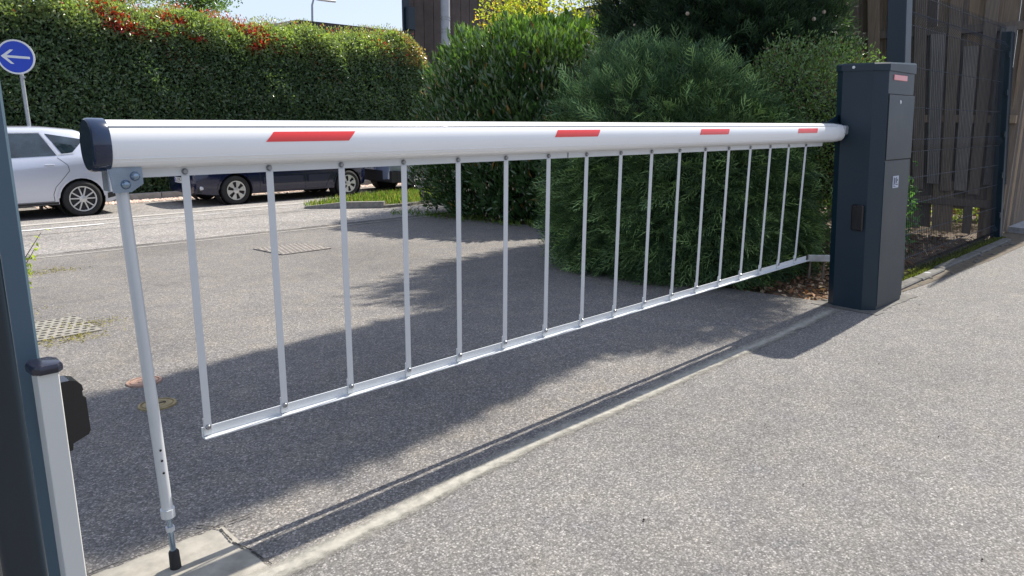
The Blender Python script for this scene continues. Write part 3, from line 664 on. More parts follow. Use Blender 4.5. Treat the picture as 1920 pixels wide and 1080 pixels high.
# moss and yellow weeds around them
n = 1500; cs = [(1.35, 5.55, .16), (.95, 6.35, .22), (1.0, 7.3, .18), (1.2, 5.22, .16), (.8, 5.9, .2), (1.75, 8.3, .25)]
ci = rng.integers(0, len(cs), n); c = np.array(cs)[ci]; P = np.c_[c[:, 0]+rng.normal(0, 1, n)*c[:, 2]*.8, c[:, 1]+rng.normal(0, 1, n)*c[:, 2]*.5, np.zeros(n)]; P[:, 2] = gz(P[:, 1])+.004
tint = np.array([[.28, .24, .13]])*rng.uniform(.5, 1.2, (n, 1))
leaves('moss_tufts', P, np.c_[rng.normal(0, 1, (n, 2)), rng.uniform(.1, .7, n)], rng.normal(size=(n, 3)), rng.uniform(.012, .035, n), rng.uniform(.005, .010, n), tint, M['grassm'])
tag(bpy.data.objects['moss_tufts'], 'yellow moss tufts scattered on the driveway near the drain cover', 'moss')
# pinkish pebbles at the far kerb
TVp = np.array([(1, 0, 0), (-1, 0, 0), (0, 1, 0), (0, -1, 0), (0, 0, .8), (0, 0, -.8)], float); TFp = np.array([(0, 2, 4), (2, 1, 4), (1, 3, 4), (3, 0, 4)])
n = 3600; P = np.c_[rng.uniform(3.5, 15, n), rng.normal(16.55, .16, n), np.full(n, -.465)]
A = np.eye(3)[None]*rng.uniform(.012, .032, n)[:, None, None]
a = rng.uniform(0, 6.28, n); Rz = np.zeros((n, 3, 3)); Rz[:, 0, 0] = np.cos(a); Rz[:, 0, 1] = -np.sin(a); Rz[:, 1, 0] = np.sin(a); Rz[:, 1, 1] = np.cos(a); Rz[:, 2, 2] = 1
o = replicate('pebbles', TVp, TFp, P, A@Rz, np.array([[.60, .47, .40]])*rng.uniform(.6, 1.4, (n, 1)), M['litter'])
tag(o, 'pinkish pebbles lying along the gutter under the parked cars', 'pebbles')

# ---------------------------------------------------------------- plants
def trunk(parent, off, r, h, n=3, sp=.2, z=0.):
    for k in range(n):
        a = k*2.1; x, y = math.cos(a)*sp*(k > 0), math.sin(a)*sp*(k > 0)
        MB().tube([(x*.5, y*.5, z-.05), (x, y, z+h*.4), (x*1.7, y*1.7, z+h)], [r, r*.75, r*.3], 8).build('trunk', M['bark'], parent, True)
def core(parent, c, rad, p=2.6, sc=.84, n=20, z0=0.):
    """added opaque dark fill that stops see-through inside a shrub, local coordinates"""
    rings = []
    for i in range(n//2+1):
        ph = -math.pi/2+math.pi*i/(n//2); ring = []
        for k in range(n):
            th = 2*math.pi*k/n; d = np.array([math.cos(ph)*math.cos(th), math.cos(ph)*math.sin(th), math.sin(ph)])+1e-6
            r = (abs(d[0]/rad[0])**p+abs(d[1]/rad[1])**p+abs(d[2]/rad[2])**p)**(-1/p)*sc*(1+.06*math.sin(5*th+3*ph))
            q = np.array(c)+d*r; q[2] = max(q[2], z0); ring.append(tuple(q))
        rings.append(ring)
    MB().rings(rings, False).build('dark_fill', M['core_fill'], parent, True, kind='stuff')
def shell(n, c, rad, p=2.6, depth=.14, lum=.10, f=1.2, ph=0., zmin=.0, bias=None, zmax=99):
    """points near a lumpy superellipsoid surface + outward normals (local)"""
    out = []; nn = 0
    while nn < n:
        d = unit(rng.normal(size=(n, 3)))
        if bias is not None:
            keep = rng.random(n) < np.clip(.35+.65*(d@np.array(bias)+.6), .12, 1); d = d[keep]
        r = (np.abs(d[:, 0]/rad[0])**p+np.abs(d[:, 1]/rad[1])**p+np.abs(d[:, 2]/rad[2])**p)**(-1/p)
        P = d*r[:, None]; N = unit(np.sign(P)*np.abs(P/np.array(rad))**(p-1)/np.array(rad))
        P = P*(1+lum*lump(P, f, ph)/1.)[:, None]-N*(rng.random(len(P))**1.6*depth)[:, None]+np.array(c)
        k = (P[:, 2] > zmin) & (P[:, 2] < zmax); P = P[k]; N = N[k]; out.append((P, N)); nn += len(P)
    P = np.concatenate([a for a, b in out])[:n]; N = np.concatenate([b for a, b in out])[:n]; return P, N

# long photinia hedge behind the cars
HO = (4., 18.1, -.42)
hd = thing('photinia_hedge', HO, 'long tall clipped hedge with red young shoots behind the parked cars', 'hedge')
x_l, x_r = -9., 9.9; ztop = 3.92
def hedge_top(x): return ztop+.05*np.sin(.8*x)+.05*np.sin(2.3*x+1)+.04*np.sin(5.1*x)+.25*np.clip((2.5-x)/3, 0, 1)
n = 150000; u = rng.random(n); X = x_l+(x_r-x_l)*rng.random(n)**.85
yf = -1.0; sh = .62
P = np.zeros((n, 3)); N = np.zeros((n, 3)); T_ = hedge_top(X)
k1 = u < .62; z = rng.random(n)**.9*(T_-sh); P[k1] = np.c_[X, np.full(n, yf), z][k1]; N[k1] = (0, -1, 0)
k2 = (u >= .62) & (u < .82); th = rng.random(n)*math.pi/2
P[k2] = np.c_[X, yf+sh-sh*np.cos(th), T_-sh+sh*np.sin(th)][k2]; N[k2] = np.c_[np.zeros(n), -np.cos(th), np.sin(th)][k2]
k3 = (u >= .82) & (u < .93); P[k3] = np.c_[X, yf+sh+rng.random(n)*1.2, T_+0*X][k3]; N[k3] = (0, 0, 1)
k4 = u >= .93; yy = yf+rng.random(n)*2; P[k4] = np.c_[np.full(n, x_r), yy, rng.random(n)*(T_-.25)][k4]; N[k4] = (1, 0, 0)
# round the right hand end
e = np.clip((P[:, 0]-(x_r-.7))/.7, 0, 1); P[:, 2] -= (1-np.sqrt(np.maximum(0, 1-e**2*.9)))*.35*(P[:, 2]/ztop); P[:, 1] += (1-np.sqrt(np.maximum(0, 1-e**2*.9)))*.45*(P[:, 1] < .5)
P += N*(lump(P, 1.1)*.12+lump(P, 3.1, 2.)*.06)[:, None]-N*(rng.random(n)**1.8*.28)[:, None]
D = N*.55+rng.normal(0, .55, (n, 3))+np.array([0, 0, .15]); nz = N+rng.normal(0, .55, (n, 3))+np.array([0, 0, .35])
topness = np.clip((P[:, 2]-(hedge_top(P[:, 0])-.85))/.5+.15*lump(P, 2.5), 0, 1)[:, None]
base = np.array([[.082, .135, .066]]); young = np.array([[.25, .31, .11]]); red = np.array([[.34, .035, .02]]); bronze = np.array([[.22, .10, .05]])
r_ = rng.random((n, 1))
tint = base*(1-topness)+young*topness*.9+base*topness*.1; tint = np.where(r_ < .18*(1-topness)+.25*topness, tint*.6+young*.3, tint)  # young growth is yellower; the sunlit top band is also painted lighter
patchy = (lump(P*np.array([1.0, 1.0, 1.6]), .9, 4.)[:, None])
redm = ((patchy > .24) & (topness > .5) & (P[:, 0:1] > 1.2) & (P[:, 0:1] < 4.9) & (rng.random((n, 1)) < .48)) | ((patchy > .5) & (rng.random((n, 1)) < .12)) | ((topness > .5) & (rng.random((n, 1)) < .012))
tint = np.where(redm, np.where(topness > .3, red, red*.3+base*.6), tint)
bz = (P[:, 0:1] > x_r-1.0) & (topness > .1) & (rng.random((n, 1)) < .5); tint = np.where(bz, np.array([[.30, .20, .09]]), tint)
tint = tint*rng.uniform(.6, 1.35, (n, 1))
leaves('foliage', P, D, nz, rng.uniform(.07, .135, n), rng.uniform(.032, .056, n), tint, M['leaf'], hd)
# upright new shoots on the top
n = 5200; X = x_l+(x_r-.4-x_l)*rng.random(n); sx = np.round(X*6)/6+rng.normal(0, .03, n)
hgt = rng.random(n)*.24; P = np.c_[sx, yf+.45+rng.random(n)*.9, hedge_top(sx)+hgt-.04+.06*lump(np.c_[sx, sx, sx], 3)]
D = np.c_[rng.normal(0, .5, (n, 2)), np.ones(n)]; rr_ = (rng.random((n, 1)) < .12) | ((sx[:, None] > 1.6) & (sx[:, None] < 4.7) & (lump(np.c_[sx, sx, sx], 1.4)[:, None] > -.1) & (rng.random((n, 1)) < .6))
tint = np.where(rr_, np.array([[.45, .06, .05]]), np.array([[.30, .34, .10]]))*rng.uniform(.6, 1.3, (n, 1))
leaves('shoots', P, D, rng.normal(size=(n, 3)), rng.uniform(.05, .085, n), rng.uniform(.018, .03, n), tint, M['leaf'], hd)
MB().box(x_l, x_r-.55, yf+.32, 1.0, 0, 3.6, .25).box(x_l, 1.6, yf+.36, .9, 3.3, 3.86, .2).build('dark_fill', M['core_fill'], hd, kind='stuff')  # added opaque dark fill, keeps light from passing through the hedge
for k in range(19): MB().tube([(x_l+.5+k, -.3, -.05), (x_l+.55+k, -.3, .8)], .04, 6).build('trunk', M['bark'], hd)

# cherry laurel by the driveway
LO = (8.95, 8.35, -.22)
lt = thing('cherry_laurel', LO, 'large dark glossy laurel shrub with pale buds between hedge and conifer', 'shrub')
n = 25000; P, N = shell(n, (0, 0, 1.05), (1.55, 2.15, 1.88), 2.5, .40, .13, 2.1, 1., .02, (-.7, -.6, .2))
D = N*.7+rng.normal(0, .38, (n, 3))+np.array([0, 0, .75]); nz = N+rng.normal(0, .4, (n, 3))
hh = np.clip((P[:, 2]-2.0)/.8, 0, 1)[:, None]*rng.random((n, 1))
tint = np.array([[.055, .11, .038]])*(1-hh)+np.array([[.21, .34, .06]])*hh; tint = tint*rng.uniform(.6, 1.4, (n, 1))  # upper leaves yellower, and brightened in the tint for the sunlit top
tint = np.where(rng.random((n, 1)) < .02, np.array([[.28, .16, .05]]), tint)
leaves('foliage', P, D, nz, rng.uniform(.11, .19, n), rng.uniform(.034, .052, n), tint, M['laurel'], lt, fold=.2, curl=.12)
# the big leaves on the sunlit top, each a piece of its own
lv = raw_mesh('leaf', [(0, 0, 0), (.024, .045, .008), (.020, .10, .006), (0, .15, -.012), (-.020, .10, .006), (-.024, .045, .008), (0, .07, -.002)], [(0, 1, 6), (1, 2, 6), (2, 3, 6), (3, 4, 6), (4, 5, 6), (5, 0, 6)])
set_tint(lv, np.array([[.05, .11, .025]]*7)); lv.materials.append(M['laurel'])
P, N = shell(900, (0, 0, 1.05), (1.60, 2.2, 1.94), 2.5, .05, .13, 2.1, 1., 1.9, (-.8, -.6, .3))
kk = 0
for p_, n_ in zip(P, N):
    if kk >= 260: break
    if n_[0]*-.7+n_[1]*-.7 < .1 and n_[2] < .6: continue
    o = bpy.data.objects.new('leaf', lv); col.objects.link(o); o.parent = lt; kk += 1
    d = Vector(n_)*.8+Vector((random.gauss(0, .4), random.gauss(0, .4), 1.0)); q = d.to_track_quat('Y', 'Z').to_euler(); q.rotate_axis('Y', random.uniform(-1.2, 1.2))
    o.location = tuple(p_); o.rotation_euler = q; s = random.uniform(.85, 1.35); o.scale = (s, s, s)
n = 1100; P, N = shell(n, (0, 0, 1.05), (1.60, 2.2, 2.03), 2.5, .10, .07, 1.3, 1., .05, (-.7, -.6, .0)); P = P[P[:, 2] < 2.3]; n = len(P)
TVb = np.array([(1, 0, 0), (-1, 0, 0), (0, 1, 0), (0, -1, 0), (0, 0, 1.7), (0, 0, -1.7)], float); TFb = np.array([(0, 2, 4), (2, 1, 4), (1, 3, 4), (3, 0, 4), (2, 0, 5), (1, 2, 5), (3, 1, 5), (0, 3, 5)])
replicate('flower_buds', TVb, TFb, P, np.eye(3)[None]*rng.uniform(.008, .016, n)[:, None, None], np.array([[.40, .36, .24]])*rng.uniform(.5, 1.2, (n, 1)), M['litter'], lt)
core(lt, (0, 0, 1.05), (1.55, 2.15, 1.98), 2.5, .80); trunk(lt, 0, .05, 1.1)
n = 500; P = np.c_[rng.uniform(-1.7, -1.1, n), rng.uniform(-2.0, 2.0, n), np.zeros(n)]; P[:, 2] = gz(P[:, 1]+LO[1])-LO[2]+.0
leaves('low_weeds', P, np.c_[rng.normal(0, .7, (n, 2)), np.ones(n)], rng.normal(size=(n, 3)), rng.uniform(.05, .14, n), .014, np.array([[.10, .16, .03]])*rng.uniform(.6, 1.3, (n, 1)), M['grassm'], lt)

# golden shrub behind the laurel
GO = (11.6, 9.3, -.28)
gt = thing('golden_shrub', GO, 'sunlit yellow green leafy shrub rising behind the dark laurel', 'shrub')
n = 34000; P, N = shell(n, (0, 0, 2.25), (2.0, 2.3, 3.2), 2.5, .6, .10, 1.6, 2., .2, (-.6, -.6, .3))
P += rng.normal(0, .06, (n, 3))
D = N*.5+rng.normal(0, .6, (n, 3))+np.array([0, 0, .2])
tint = np.where(rng.random((n, 1)) < .12, np.array([[.45, .26, .06]]), np.array([[.36, .38, .05]]))*rng.uniform(.55, 1.3, (n, 1))
leaves('foliage', P, D, rng.normal(size=(n, 3))+np.array([0, 0, .6]), rng.uniform(.05, .085, n), rng.uniform(.03, .045, n), tint, leafmat('golden_leaf', .5, .45), gt)
core(gt, (0, 0, 2.2), (1.9, 2.1, 2.3), 2.3, .62); trunk(gt, 0, .05, 1.8)

# feathery spray template for conifers: thin curved strips
def spray(nt=9, L=1., droop=.35, w=.035, seed=1):
    r = random.Random(seed); V = []; F = []; off = []
    def seg(p0, p1, p2, wa, sh):
        b = len(V); d = (p1-p0); s = Vector((-d.y, d.x, 0)); s = (s.normalized() if s.length > 1e-6 else Vector((1, 0, 0)))*wa
        V.extend([p0-s*.6, p0+s*.6, p1+s, p1-s, p2]); F.extend([(b, b+1, b+2), (b, b+2, b+3), (b+3, b+2, b+4)]); off.extend([.75*sh, .75*sh, 1.*sh, 1.*sh, 1.35*sh])
    def main(t): return Vector((t*L, .12*math.sin(t*3)*L, droop*(.35*t-.9*t*t)*L))
    seg(main(0), main(.5), main(1.), w, .9)
    for k in range(nt):
        t = .12+.8*k/nt; p = main(t); sg = 1 if k % 2 else -1; l = (.46*(1-t)+.16)*L*r.uniform(.7, 1.2)
        d = Vector((.75, sg*.75, r.uniform(-.15, .35))).normalized()
        seg(p, p+d*l*.5+Vector((0, 0, .02)), p+(d+Vector((.35, 0, -.12))).normalized()*l, w*.75, r.uniform(.8, 1.15))
    return np.array([tuple(v) for v in V]), np.array(F), np.array(off)
def axes(D, roll, s):
    D = unit(D); up = np.tile(np.array([[0., 0, 1]]), (len(D), 1))+.001; Y = unit(np.cross(up, D)); Z = np.cross(D, Y)
    c, si = np.cos(roll)[:, None], np.sin(roll)[:, None]; Y2 = Y*c+Z*si; Z2 = -Y*si+Z*c
    return np.stack([D, Y2, Z2], 2)*s[:, None, None]
def conifer_foliage(parent, n, c, rad, p, depth, lum, f, ph, zmin, bias, Ls, base, tip, upw, name='foliage', w=.035, nt=9, lights=None, zmax=99):
    P, N = shell(n, c, rad, p, depth, lum, f, ph, zmin, bias, zmax)
    D = N*.75+rng.normal(0, .38, (n, 3))+np.array([0, 0, upw])
    TV, TF, off = spray(nt, 1., .5, w, 3)
    mixv = rng.random((n, 1))**3; tint = (np.array([base])*(1-mixv)+np.array([tip])*mixv)*rng.uniform(.7, 1.25, (n, 1))
    if lights is not None: tint = lights(P, tint)
    return replicate(name, TV, TF, P, axes(D, rng.normal(0, .9, n), rng.uniform(*Ls, n)), tint, M['needle'], parent, 'stuff', off)
# big juniper hedge behind the skirt
JO = (6.08, 3.80, -.05)
jt = thing('juniper_bush', JO, 'broad dense juniper bush directly behind the barrier skirt', 'shrub')
conifer_foliage(jt, 17000, (0, 0, .55), (.97, 1.05, 1.02), 3.4, .24, .10, 2.9, .5, .0, (-.75, -.65, .25), (.12, .26), (.040, .084, .036), (.32, .48, .18), .05, w=.020)
core(jt, (0, 0, .55), (.97, 1.05, 1.0), 3.4, .80); trunk(jt, 0, .05, .8)
conifer_foliage(jt, 3600, (-.30, .15, 1.42), (.72, .80, .44), 2.2, .22, .32, 3.6, 1.1, 1.1, (-.6, -.5, .5), (.12, .26), (.046, .098, .045), (.32, .48, .19), .7, 'crown_tuft', w=.022)
core(jt, (-.30, .15, 1.36), (.72, .80, .40), 2.2, .8, z0=1.2)
# tall cypress
KO = (7.95, 3.74, -.08)
ky = thing('cypress_tree', KO, 'tall dark cypress with pale round cones, its top above the frame', 'tree')
conifer_foliage(ky, 11000, (0, .9, 2.6), (1.25, 1.22, 2.7), 2.2, .40, .22, 3.1, 0., 1.3, (-.6, -.6, -.3), (.14, .30), (.022, .048, .027), (.10, .17, .08), 1.0, 'lower_foliage', w=.028, nt=9, zmax=4.6)
conifer_foliage(ky, 20000, (0, 0, 7.2), (.75, .69, 5.0), 2.2, .35, .08, 1.9, 0., .15, (-.6, -.6, -.3), (.16, .30), (.024, .050, .028), (.075, .13, .06), .8, w=.035, nt=9)
core(ky, (0, .9, 2.6), (1.25, 1.22, 2.7), 2.2, .78, 20, .1)
core(ky, (0, 0, 7.2), (.75, .69, 5.0), 2.2, .78, 28, .1)
conifer_foliage(ky, 3500, (0, -.45, 4.25), (.85, .80, .95), 2.2, .4, .2, 3.1, 0., 1.3, None, (.14, .30), (.022, .048, .027), (.10, .17, .08), .6, 'shadow_branch_foliage', w=.028)  # unseen branch mass, added to cast shade on the ground before the cabinet
core(ky, (0, -.45, 4.25), (.85, .80, .95), 2.2, .78, 16, .1)
MB().tube([(0, 0, -.05), (0, 0, 4), (.02, .03, 9)], [.16, .11, .03], 10).build('trunk', M['bark'], ky, True)
Pc, Nc = shell(400, (0, .9, 2.6), (1.30, 1.27, 2.75), 2.2, .0, .08, 1.9, 0., 1.6, (-.6, -.6, -.3)); kk = 0
cm = None
for p_, n_ in zip(Pc, Nc):
    if kk >= 26: break
    if n_[0]+n_[1] > -.5 or p_[2] > 4.2: continue
    q = MB().lathe([(0, -.016), (.011, -.012), (.016, 0), (.011, .012), (0, .016)], (0, 0, 0), 'z', 7) if cm is None else None
    if cm is None: o = q.build('cone', M['cone'], ky, True); cm = o.data
    else: o = link('cone', cm, None, ky)
    o.location = tuple(p_+n_*.03); kk += 1; s = random.uniform(.8, 1.3); o.scale = (s, s, s)
# lit small-leaved shrub beside the cabinet
EO = (7.02, 3.12, -.03)
et = thing('privet_shrub', EO, 'sunlit small leaved green shrub left of the cabinet top', 'shrub')
n = 30000; P, N = shell(n, (0, 0, 1.10), (.62, .75, .98), 2.4, .28, .13, 3.0, 3., .55, (-.6, -.6, .3)); P += rng.normal(0, .03, (n, 3))
D = N*.6+rng.normal(0, .5, (n, 3))+np.array([0, 0, .4]); tint = np.array([[.14, .22, .075]])*rng.uniform(.4, 1.5, (n, 1))
tint = np.where(rng.random((n, 1)) < .08, np.array([[.16, .10, .05]]), tint)
leaves('foliage', P, D, N+rng.normal(0, .6, (n, 3)), rng.uniform(.022, .045, n), rng.uniform(.010, .018, n), tint, M['leaf'], et)
core(et, (0, 0, 1.05), (.60, .70, .95), 2.4, .74, z0=.62); trunk(et, 0, .03, .9, 4, .15)
# low shrub behind the mesh fence
def low_shrub(loc, rad, n, label, colr, ls=(.04, .08)):
    T = thing('low_shrub', loc, label, 'shrub'); P, N = shell(n, (0, 0, rad[2]*.8), rad, 2.2, rad[0]*.5, .2, 3., 3., 0., (-.5, -.8, .3)); P += rng.normal(0, .05, (n, 3)); P[:, 2] = np.maximum(P[:, 2], .01)
    leaves('foliage', P, N*.4+rng.normal(0, .6, (n, 3))+np.array([0, 0, .3]), rng.normal(size=(n, 3))+np.array([0, 0, .8]), rng.uniform(*ls, n), rng.uniform(.02, .03, n), np.array([colr])*rng.uniform(.5, 1.4, (n, 1)), M['leaf'], T)
    trunk(T, 0, .015, rad[2], 4, rad[0]*.4); return T
low_shrub((7.9, 2.75, -.02), (.5, .4, .55), 2600, 'loose leafy green shrub behind the mesh fence beside the cabinet', (.09, .20, .06))
low_shrub((7.55, 3.62, -.02), (.5, .5, .35), 2600, 'low dark evergreen shrub at ground level left of the cabinet', (.04, .09, .03), (.02, .05))
# weed sprig behind the gate post
wt = thing('leafy_weed', (.70, 4.3, -.08), 'yellow green leafy weed poking out behind the gate post', 'weed')
mb = MB(); PP = []; 
for (ax, ay, az) in ((.20, .0, .78), (.13, .02, .62), (.10, 0, .50), (.17, .02, .70)):
    mb.tube([(0, 0, 0), (ax*.5, ay*.5, az*.8), (ax*1.1, ay, az*1.02)], [.004, .003, .0015], 5)
    for k in range(26): t_ = .35+.7*random.random(); PP.append((ax*1.1*t_+random.gauss(0, .008), ay*t_+random.gauss(0, .012), az*(.3+.72*t_)+random.gauss(0, .012)))
mb.build('stem', M['bark'], wt); PP = np.array(PP); n = len(PP)
leaves('foliage', PP, rng.normal(0, 1, (n, 3)), rng.normal(size=(n, 3))+np.array([0, 0, 1]), rng.uniform(.02, .035, n), rng.uniform(.012, .02, n), np.array([[.30, .36, .06]])*rng.uniform(.6, 1.2, (n, 1)), M['grassm'], wt)
# background tree beyond the hedge
bt = thing('tree', (11.0, 26., -.47), 'airy light green tree showing above the hedge at the top left', 'tree')
mb = MB(); mb.tube([(0, 0, 0), (.1, 0, 3), (0, 0, 5.6), (0, .1, 7.6)], [.16, .12, .08, .02], 8); mb.build('trunk', M['bark'], bt, True)
PP = []; lm = MB()
for k in range(46):
    z = random.uniform(3.4, 7.2); a = random.uniform(0, 6.28); l = random.uniform(.8, 2.1)*(1-(z-3.4)/6); e = Vector((math.cos(a)*l, math.sin(a)*l, z+l*.35))
    lm.tube([(0, 0, z), tuple((Vector((0, 0, z))+e)/2+Vector((0, 0, .1))), tuple(e)], [.03, .018, .006], 5)
    for j in range(150): t_ = .35+.75*random.random(); b_ = Vector((0, 0, z)).lerp(e, t_); PP.append((b_.x+random.gauss(0, .2), b_.y+random.gauss(0, .2), b_.z+random.gauss(0, .13)))
lm.build('limbs', M['bark'], bt); PP = np.array(PP); n = len(PP)
leaves('crown', PP, rng.normal(size=(n, 3)), rng.normal(size=(n, 3))+np.array([0, 0, .5]), rng.uniform(.08, .14, n), rng.uniform(.04, .07, n), np.array([[.13, .22, .06]])*rng.uniform(.5, 1.4, (n, 1)), M['leaf'], bt)
def copy_tree(src, loc, label, s=1., rz=0.):
    r = src.copy(); col.objects.link(r); r.location = loc; r.scale = (s, s, s); r.rotation_euler = (0, 0, rz); r['label'] = label
    for ch in list(src.children): c_ = ch.copy(); col.objects.link(c_); c_.parent = r
    return r
bt2 = copy_tree(bt, (8.2, 24.8, -.47), 'second airy tree touching the top edge above the red hedge shoots', .95, 1.7)

# ---------------------------------------------------------------- leaf litter and garden ground
n = 5200; P = np.c_[rng.uniform(5.35, 9.7, n), rng.uniform(2.12, 4.2, n), np.zeros(n)]; k = (P[:, 0] < 7.6) | (rng.random(n) < .35); P = P[k]; n = len(P); P[:, 2] = gz(P[:, 1])+rng.random(n)**2*.05-.02
tint = np.where(rng.random((n, 1)) < .3, np.array([[.44, .33, .22]]), np.array([[.21, .12, .07]]))*rng.uniform(.4, 1.3, (n, 1))
o = leaves('leaf_litter', P, np.c_[rng.normal(size=(n, 2)), rng.normal(0, .35, n)], np.c_[rng.normal(0, .5, (n, 2)), np.ones(n)], rng.uniform(.03, .085, n), rng.uniform(.02, .04, n), tint, M['litter'])
tag(o, 'brown dry leaf litter on the ground under the shrubs beside the cabinet', 'leaf litter')
t = thing('edging_board', (6.16, 2.48, .0), 'short white board on low stakes in the leaf litter left of the cabinet', 'board', rot=(0, 0, R(-45)))
MB().box(-.093, .093, -.012, .012, .145, .200, .003).build('board', M['white_paint'], t)
for sx_ in (-.06, .06): MB().box(sx_-.008, sx_+.008, .0125, .028, -.05, .19).build('stake', M['wood'], t)

# ---------------------------------------------------------------- rigid mesh fence right of the cabinet
LK = .10
FO = (6.2, 1.99, 0)
mf = thing('mesh_fence', FO, 'dark rigid wire mesh fence panel with folded ribs right of the cabinet', 'fence')
def mlean(mb): mb.v = [(x-.07*z, y+.07*z, z) for x, y, z in mb.v]; return mb
mlean(MB(FO).box(6.48, 6.62, 1.93, 2.07, -.02, 2.9, .006)).build('fence_post', M['anthracite'], mf)
mlean(MB(FO).box(9.86, 10.0, 1.93, 2.03, -.02, 2.27, .005)).build('fence_post', M['anthracite'], mf)
for z in (.25, .7, 1.15, 1.6, 2.0): mlean(MB(FO).box(9.83, 9.87, 1.935, 1.955, z, z+.06)).build('panel_clip', M['anthracite'], mf)
zz = []
for a, b in ((.06, .16), (.62, .0), (1.06, 1.16), (1.42, 0), (1.80, 0), (2.06, 2.16)): zz += [v for v in (a, b) if v]
folds = ((.06, .16), (1.06, 1.16), (2.06, 2.16))
hz = [.06, .16, .36, .62, .84, 1.06, 1.16, 1.42, 1.74, 2.06, 2.16, 2.30]
for z in hz:
    mlean(MB(FO).tube([(6.61, 1.985, z), (9.87, 1.985, z)], .0038, 6)).build('horizontal_wire', M['fence_green'], mf)
mb = MB(FO); x = 6.65
while x < 9.85:
    path = [(x, 1.98, .0)]
    for a, b in folds: path += [(x, 1.98, a), (x, 1.945, (a+b)/2), (x, 1.98, b)]
    path += [(x, 1.98, 2.33)]
    mb.tube(path, .0021, 4); x += .05
mlean(mb).build('vertical_wires', M['fence_green'], mf, kind='stuff')
kb = thing('fence_kerb', (6.0, 1.9, 0), 'mossy low concrete edge under the mesh fence', 'kerb')
for i in range(6):
    x = 6.07+i*.63; j = random.uniform(-.01, .01)
    MB((6.0, 1.9, 0)).box(x, x+.62, 1.815+j, 1.905+j, -.05, .022+random.uniform(-.006, .008), .01).build('kerb_stone', M['footing'], kb)
n = 6500; P = np.c_[rng.uniform(5.9, 10, n), 1.905+np.abs(rng.normal(0, .06, n)), np.zeros(n)]; P[:, 2] = .0
o = leaves('moss_strip', P, np.c_[rng.normal(0, .6, (n, 2)), np.ones(n)], rng.normal(size=(n, 3)), rng.uniform(.015, .04, n), .008, np.array([[.105, .12, .04]])*rng.uniform(.4, 1.4, (n, 1)), M['grassm'])
tag(o, 'green moss growing along the foot of the mesh fence', 'moss')
for i in range(26):
    x, y = random.uniform(6.3, 9.9), random.uniform(1.72, 1.88); s = random.uniform(.012, .04)
    if i == 0: x, y, s = 7.0, 1.86, .05
    V = [(x+s*random.uniform(.7, 1.2)*math.cos(a), y+s*random.uniform(.5, .9)*math.sin(a)) for a in np.linspace(0, 5.4, 7)]
    if i < 1:
        o = MB((x, y, 0)).rings([[(a, b, -.002) for a, b in V], [(x+(a-x)*.8, y+(b-y)*.8, s*.5) for a, b in V]]).build('stone', M['stone']); o.location = (x, y, 0); tag(o, 'small pale grey stone on the dirt by the mesh fence', 'stone')
    else:
        if i == 1: deb = MB()
        deb.rings([[(a, b, -.002) for a, b in V], [(x+(a-x)*.8, y+(b-y)*.8, s*.35) for a, b in V]])
tag(deb.build('rubble', M['footing'], None, kind='stuff'), 'loose flakes of stone and dirt along the kerb', 'rubble')
sheet('dirt_shade_band', [(6.05, 1.80), (6.5, 1.76), (7.2, 1.72), (8.2, 1.66), (9.3, 1.64), (10.6, 1.60), (14, 1.5), (14, 2.1), (6.05, 1.93)], .003, simple('dirt_and_painted_shade', (.105, .085, .06), .95, 0, .4, 14, 0, 1))  # dirt, darkened in its colour for the slat fence's shade strip
# dark crumbs on the yard asphalt
mb = MB()
for i in range(60):
    x, y = random.uniform(1.5, 8), random.uniform(-1.2, 1.7); s = random.uniform(.003, .0065)
    mb.add([(x+s, y, .004), (x, y+s*.7, .004), (x-s, y, .004), (x, y-s*.7, .004), (x, y, .004+s)], [(0, 1, 4), (1, 2, 4), (2, 3, 4), (3, 0, 4)])
tag(mb.build('asphalt_crumbs', M['hole'], None, kind='stuff'), 'dark crumbs of dirt scattered over the foreground asphalt', 'crumbs')

# ---------------------------------------------------------------- wooden fences
WK = .12; WX = 9.95
wf = thing('wooden_fence', (WX, 2.1, 0), 'tall brown fence of overlapping upright boards behind the mesh fence', 'fence')
WO = (WX, 2.1, 0)
def wlean(mb): mb.v = [(x, y+WK*z*min(1, max(0, (y+.25)/1.1)), z) for x, y, z in mb.v]; return mb
def plank(y0, y1, x, z0_, z1_, m='wood', th=.022, par=wf, name='board'):
    return wlean(MB(WO).box(x-th, x, y0, y1, z0_, z1_, .003)).build(name, M[m], par)
y = 1.93; k = 0
while y < 6.6:      # back layer
    w = random.uniform(.115, .15); plank(y, y+w-random.choice([.001, .001, .004]), WX+.03, random.uniform(.30, .33) if (2.1 < y < 2.6 or 3.8 < y < 4.2) else random.uniform(.02, .06), random.choice([2.95, 3.1, 3.3, 3.2])); y += w
y = 2.0
while y < 6.6:      # front layer, spaced
    w = random.uniform(.11, .15)
    g = abs(y-2.35) < .62
    if not g:
        plank(y, y+w, WX-.055, random.uniform(.3, .34), random.uniform(2.9, 3.4)); 
    y += w+random.uniform(.10, .15)
for yc in (2.10, 2.38, 2.66, 2.96):                      # grooved decking boards
    mb = MB(WO); mb.box(WX-.068, WX-.054, yc-.062, yc+.062, .60+random.uniform(-.08, .08), 2.2+random.uniform(-.1, .3))
    for j in range(5): mb.box(WX-.074, WX-.0685, yc-.058+j*.0245, yc-.058+j*.0245+.014, .62, 2.15)
    wlean(mb).build('grooved_board', M['wood_grey'], wf)
for z in (.34, 1.3, 2.3): wlean(MB(WO).box(WX-.054, WX-.023 if False else WX+.005-.0, 1.95, 6.6, z, z+.09, .003)).build('rail', M['wood'], wf)
for yc in (2.1, 4.1, 6.4): wlean(MB(WO).box(WX+.033, WX+.11, yc, yc+.09, -.05, 2.9)).build('post', M['wood'], wf)
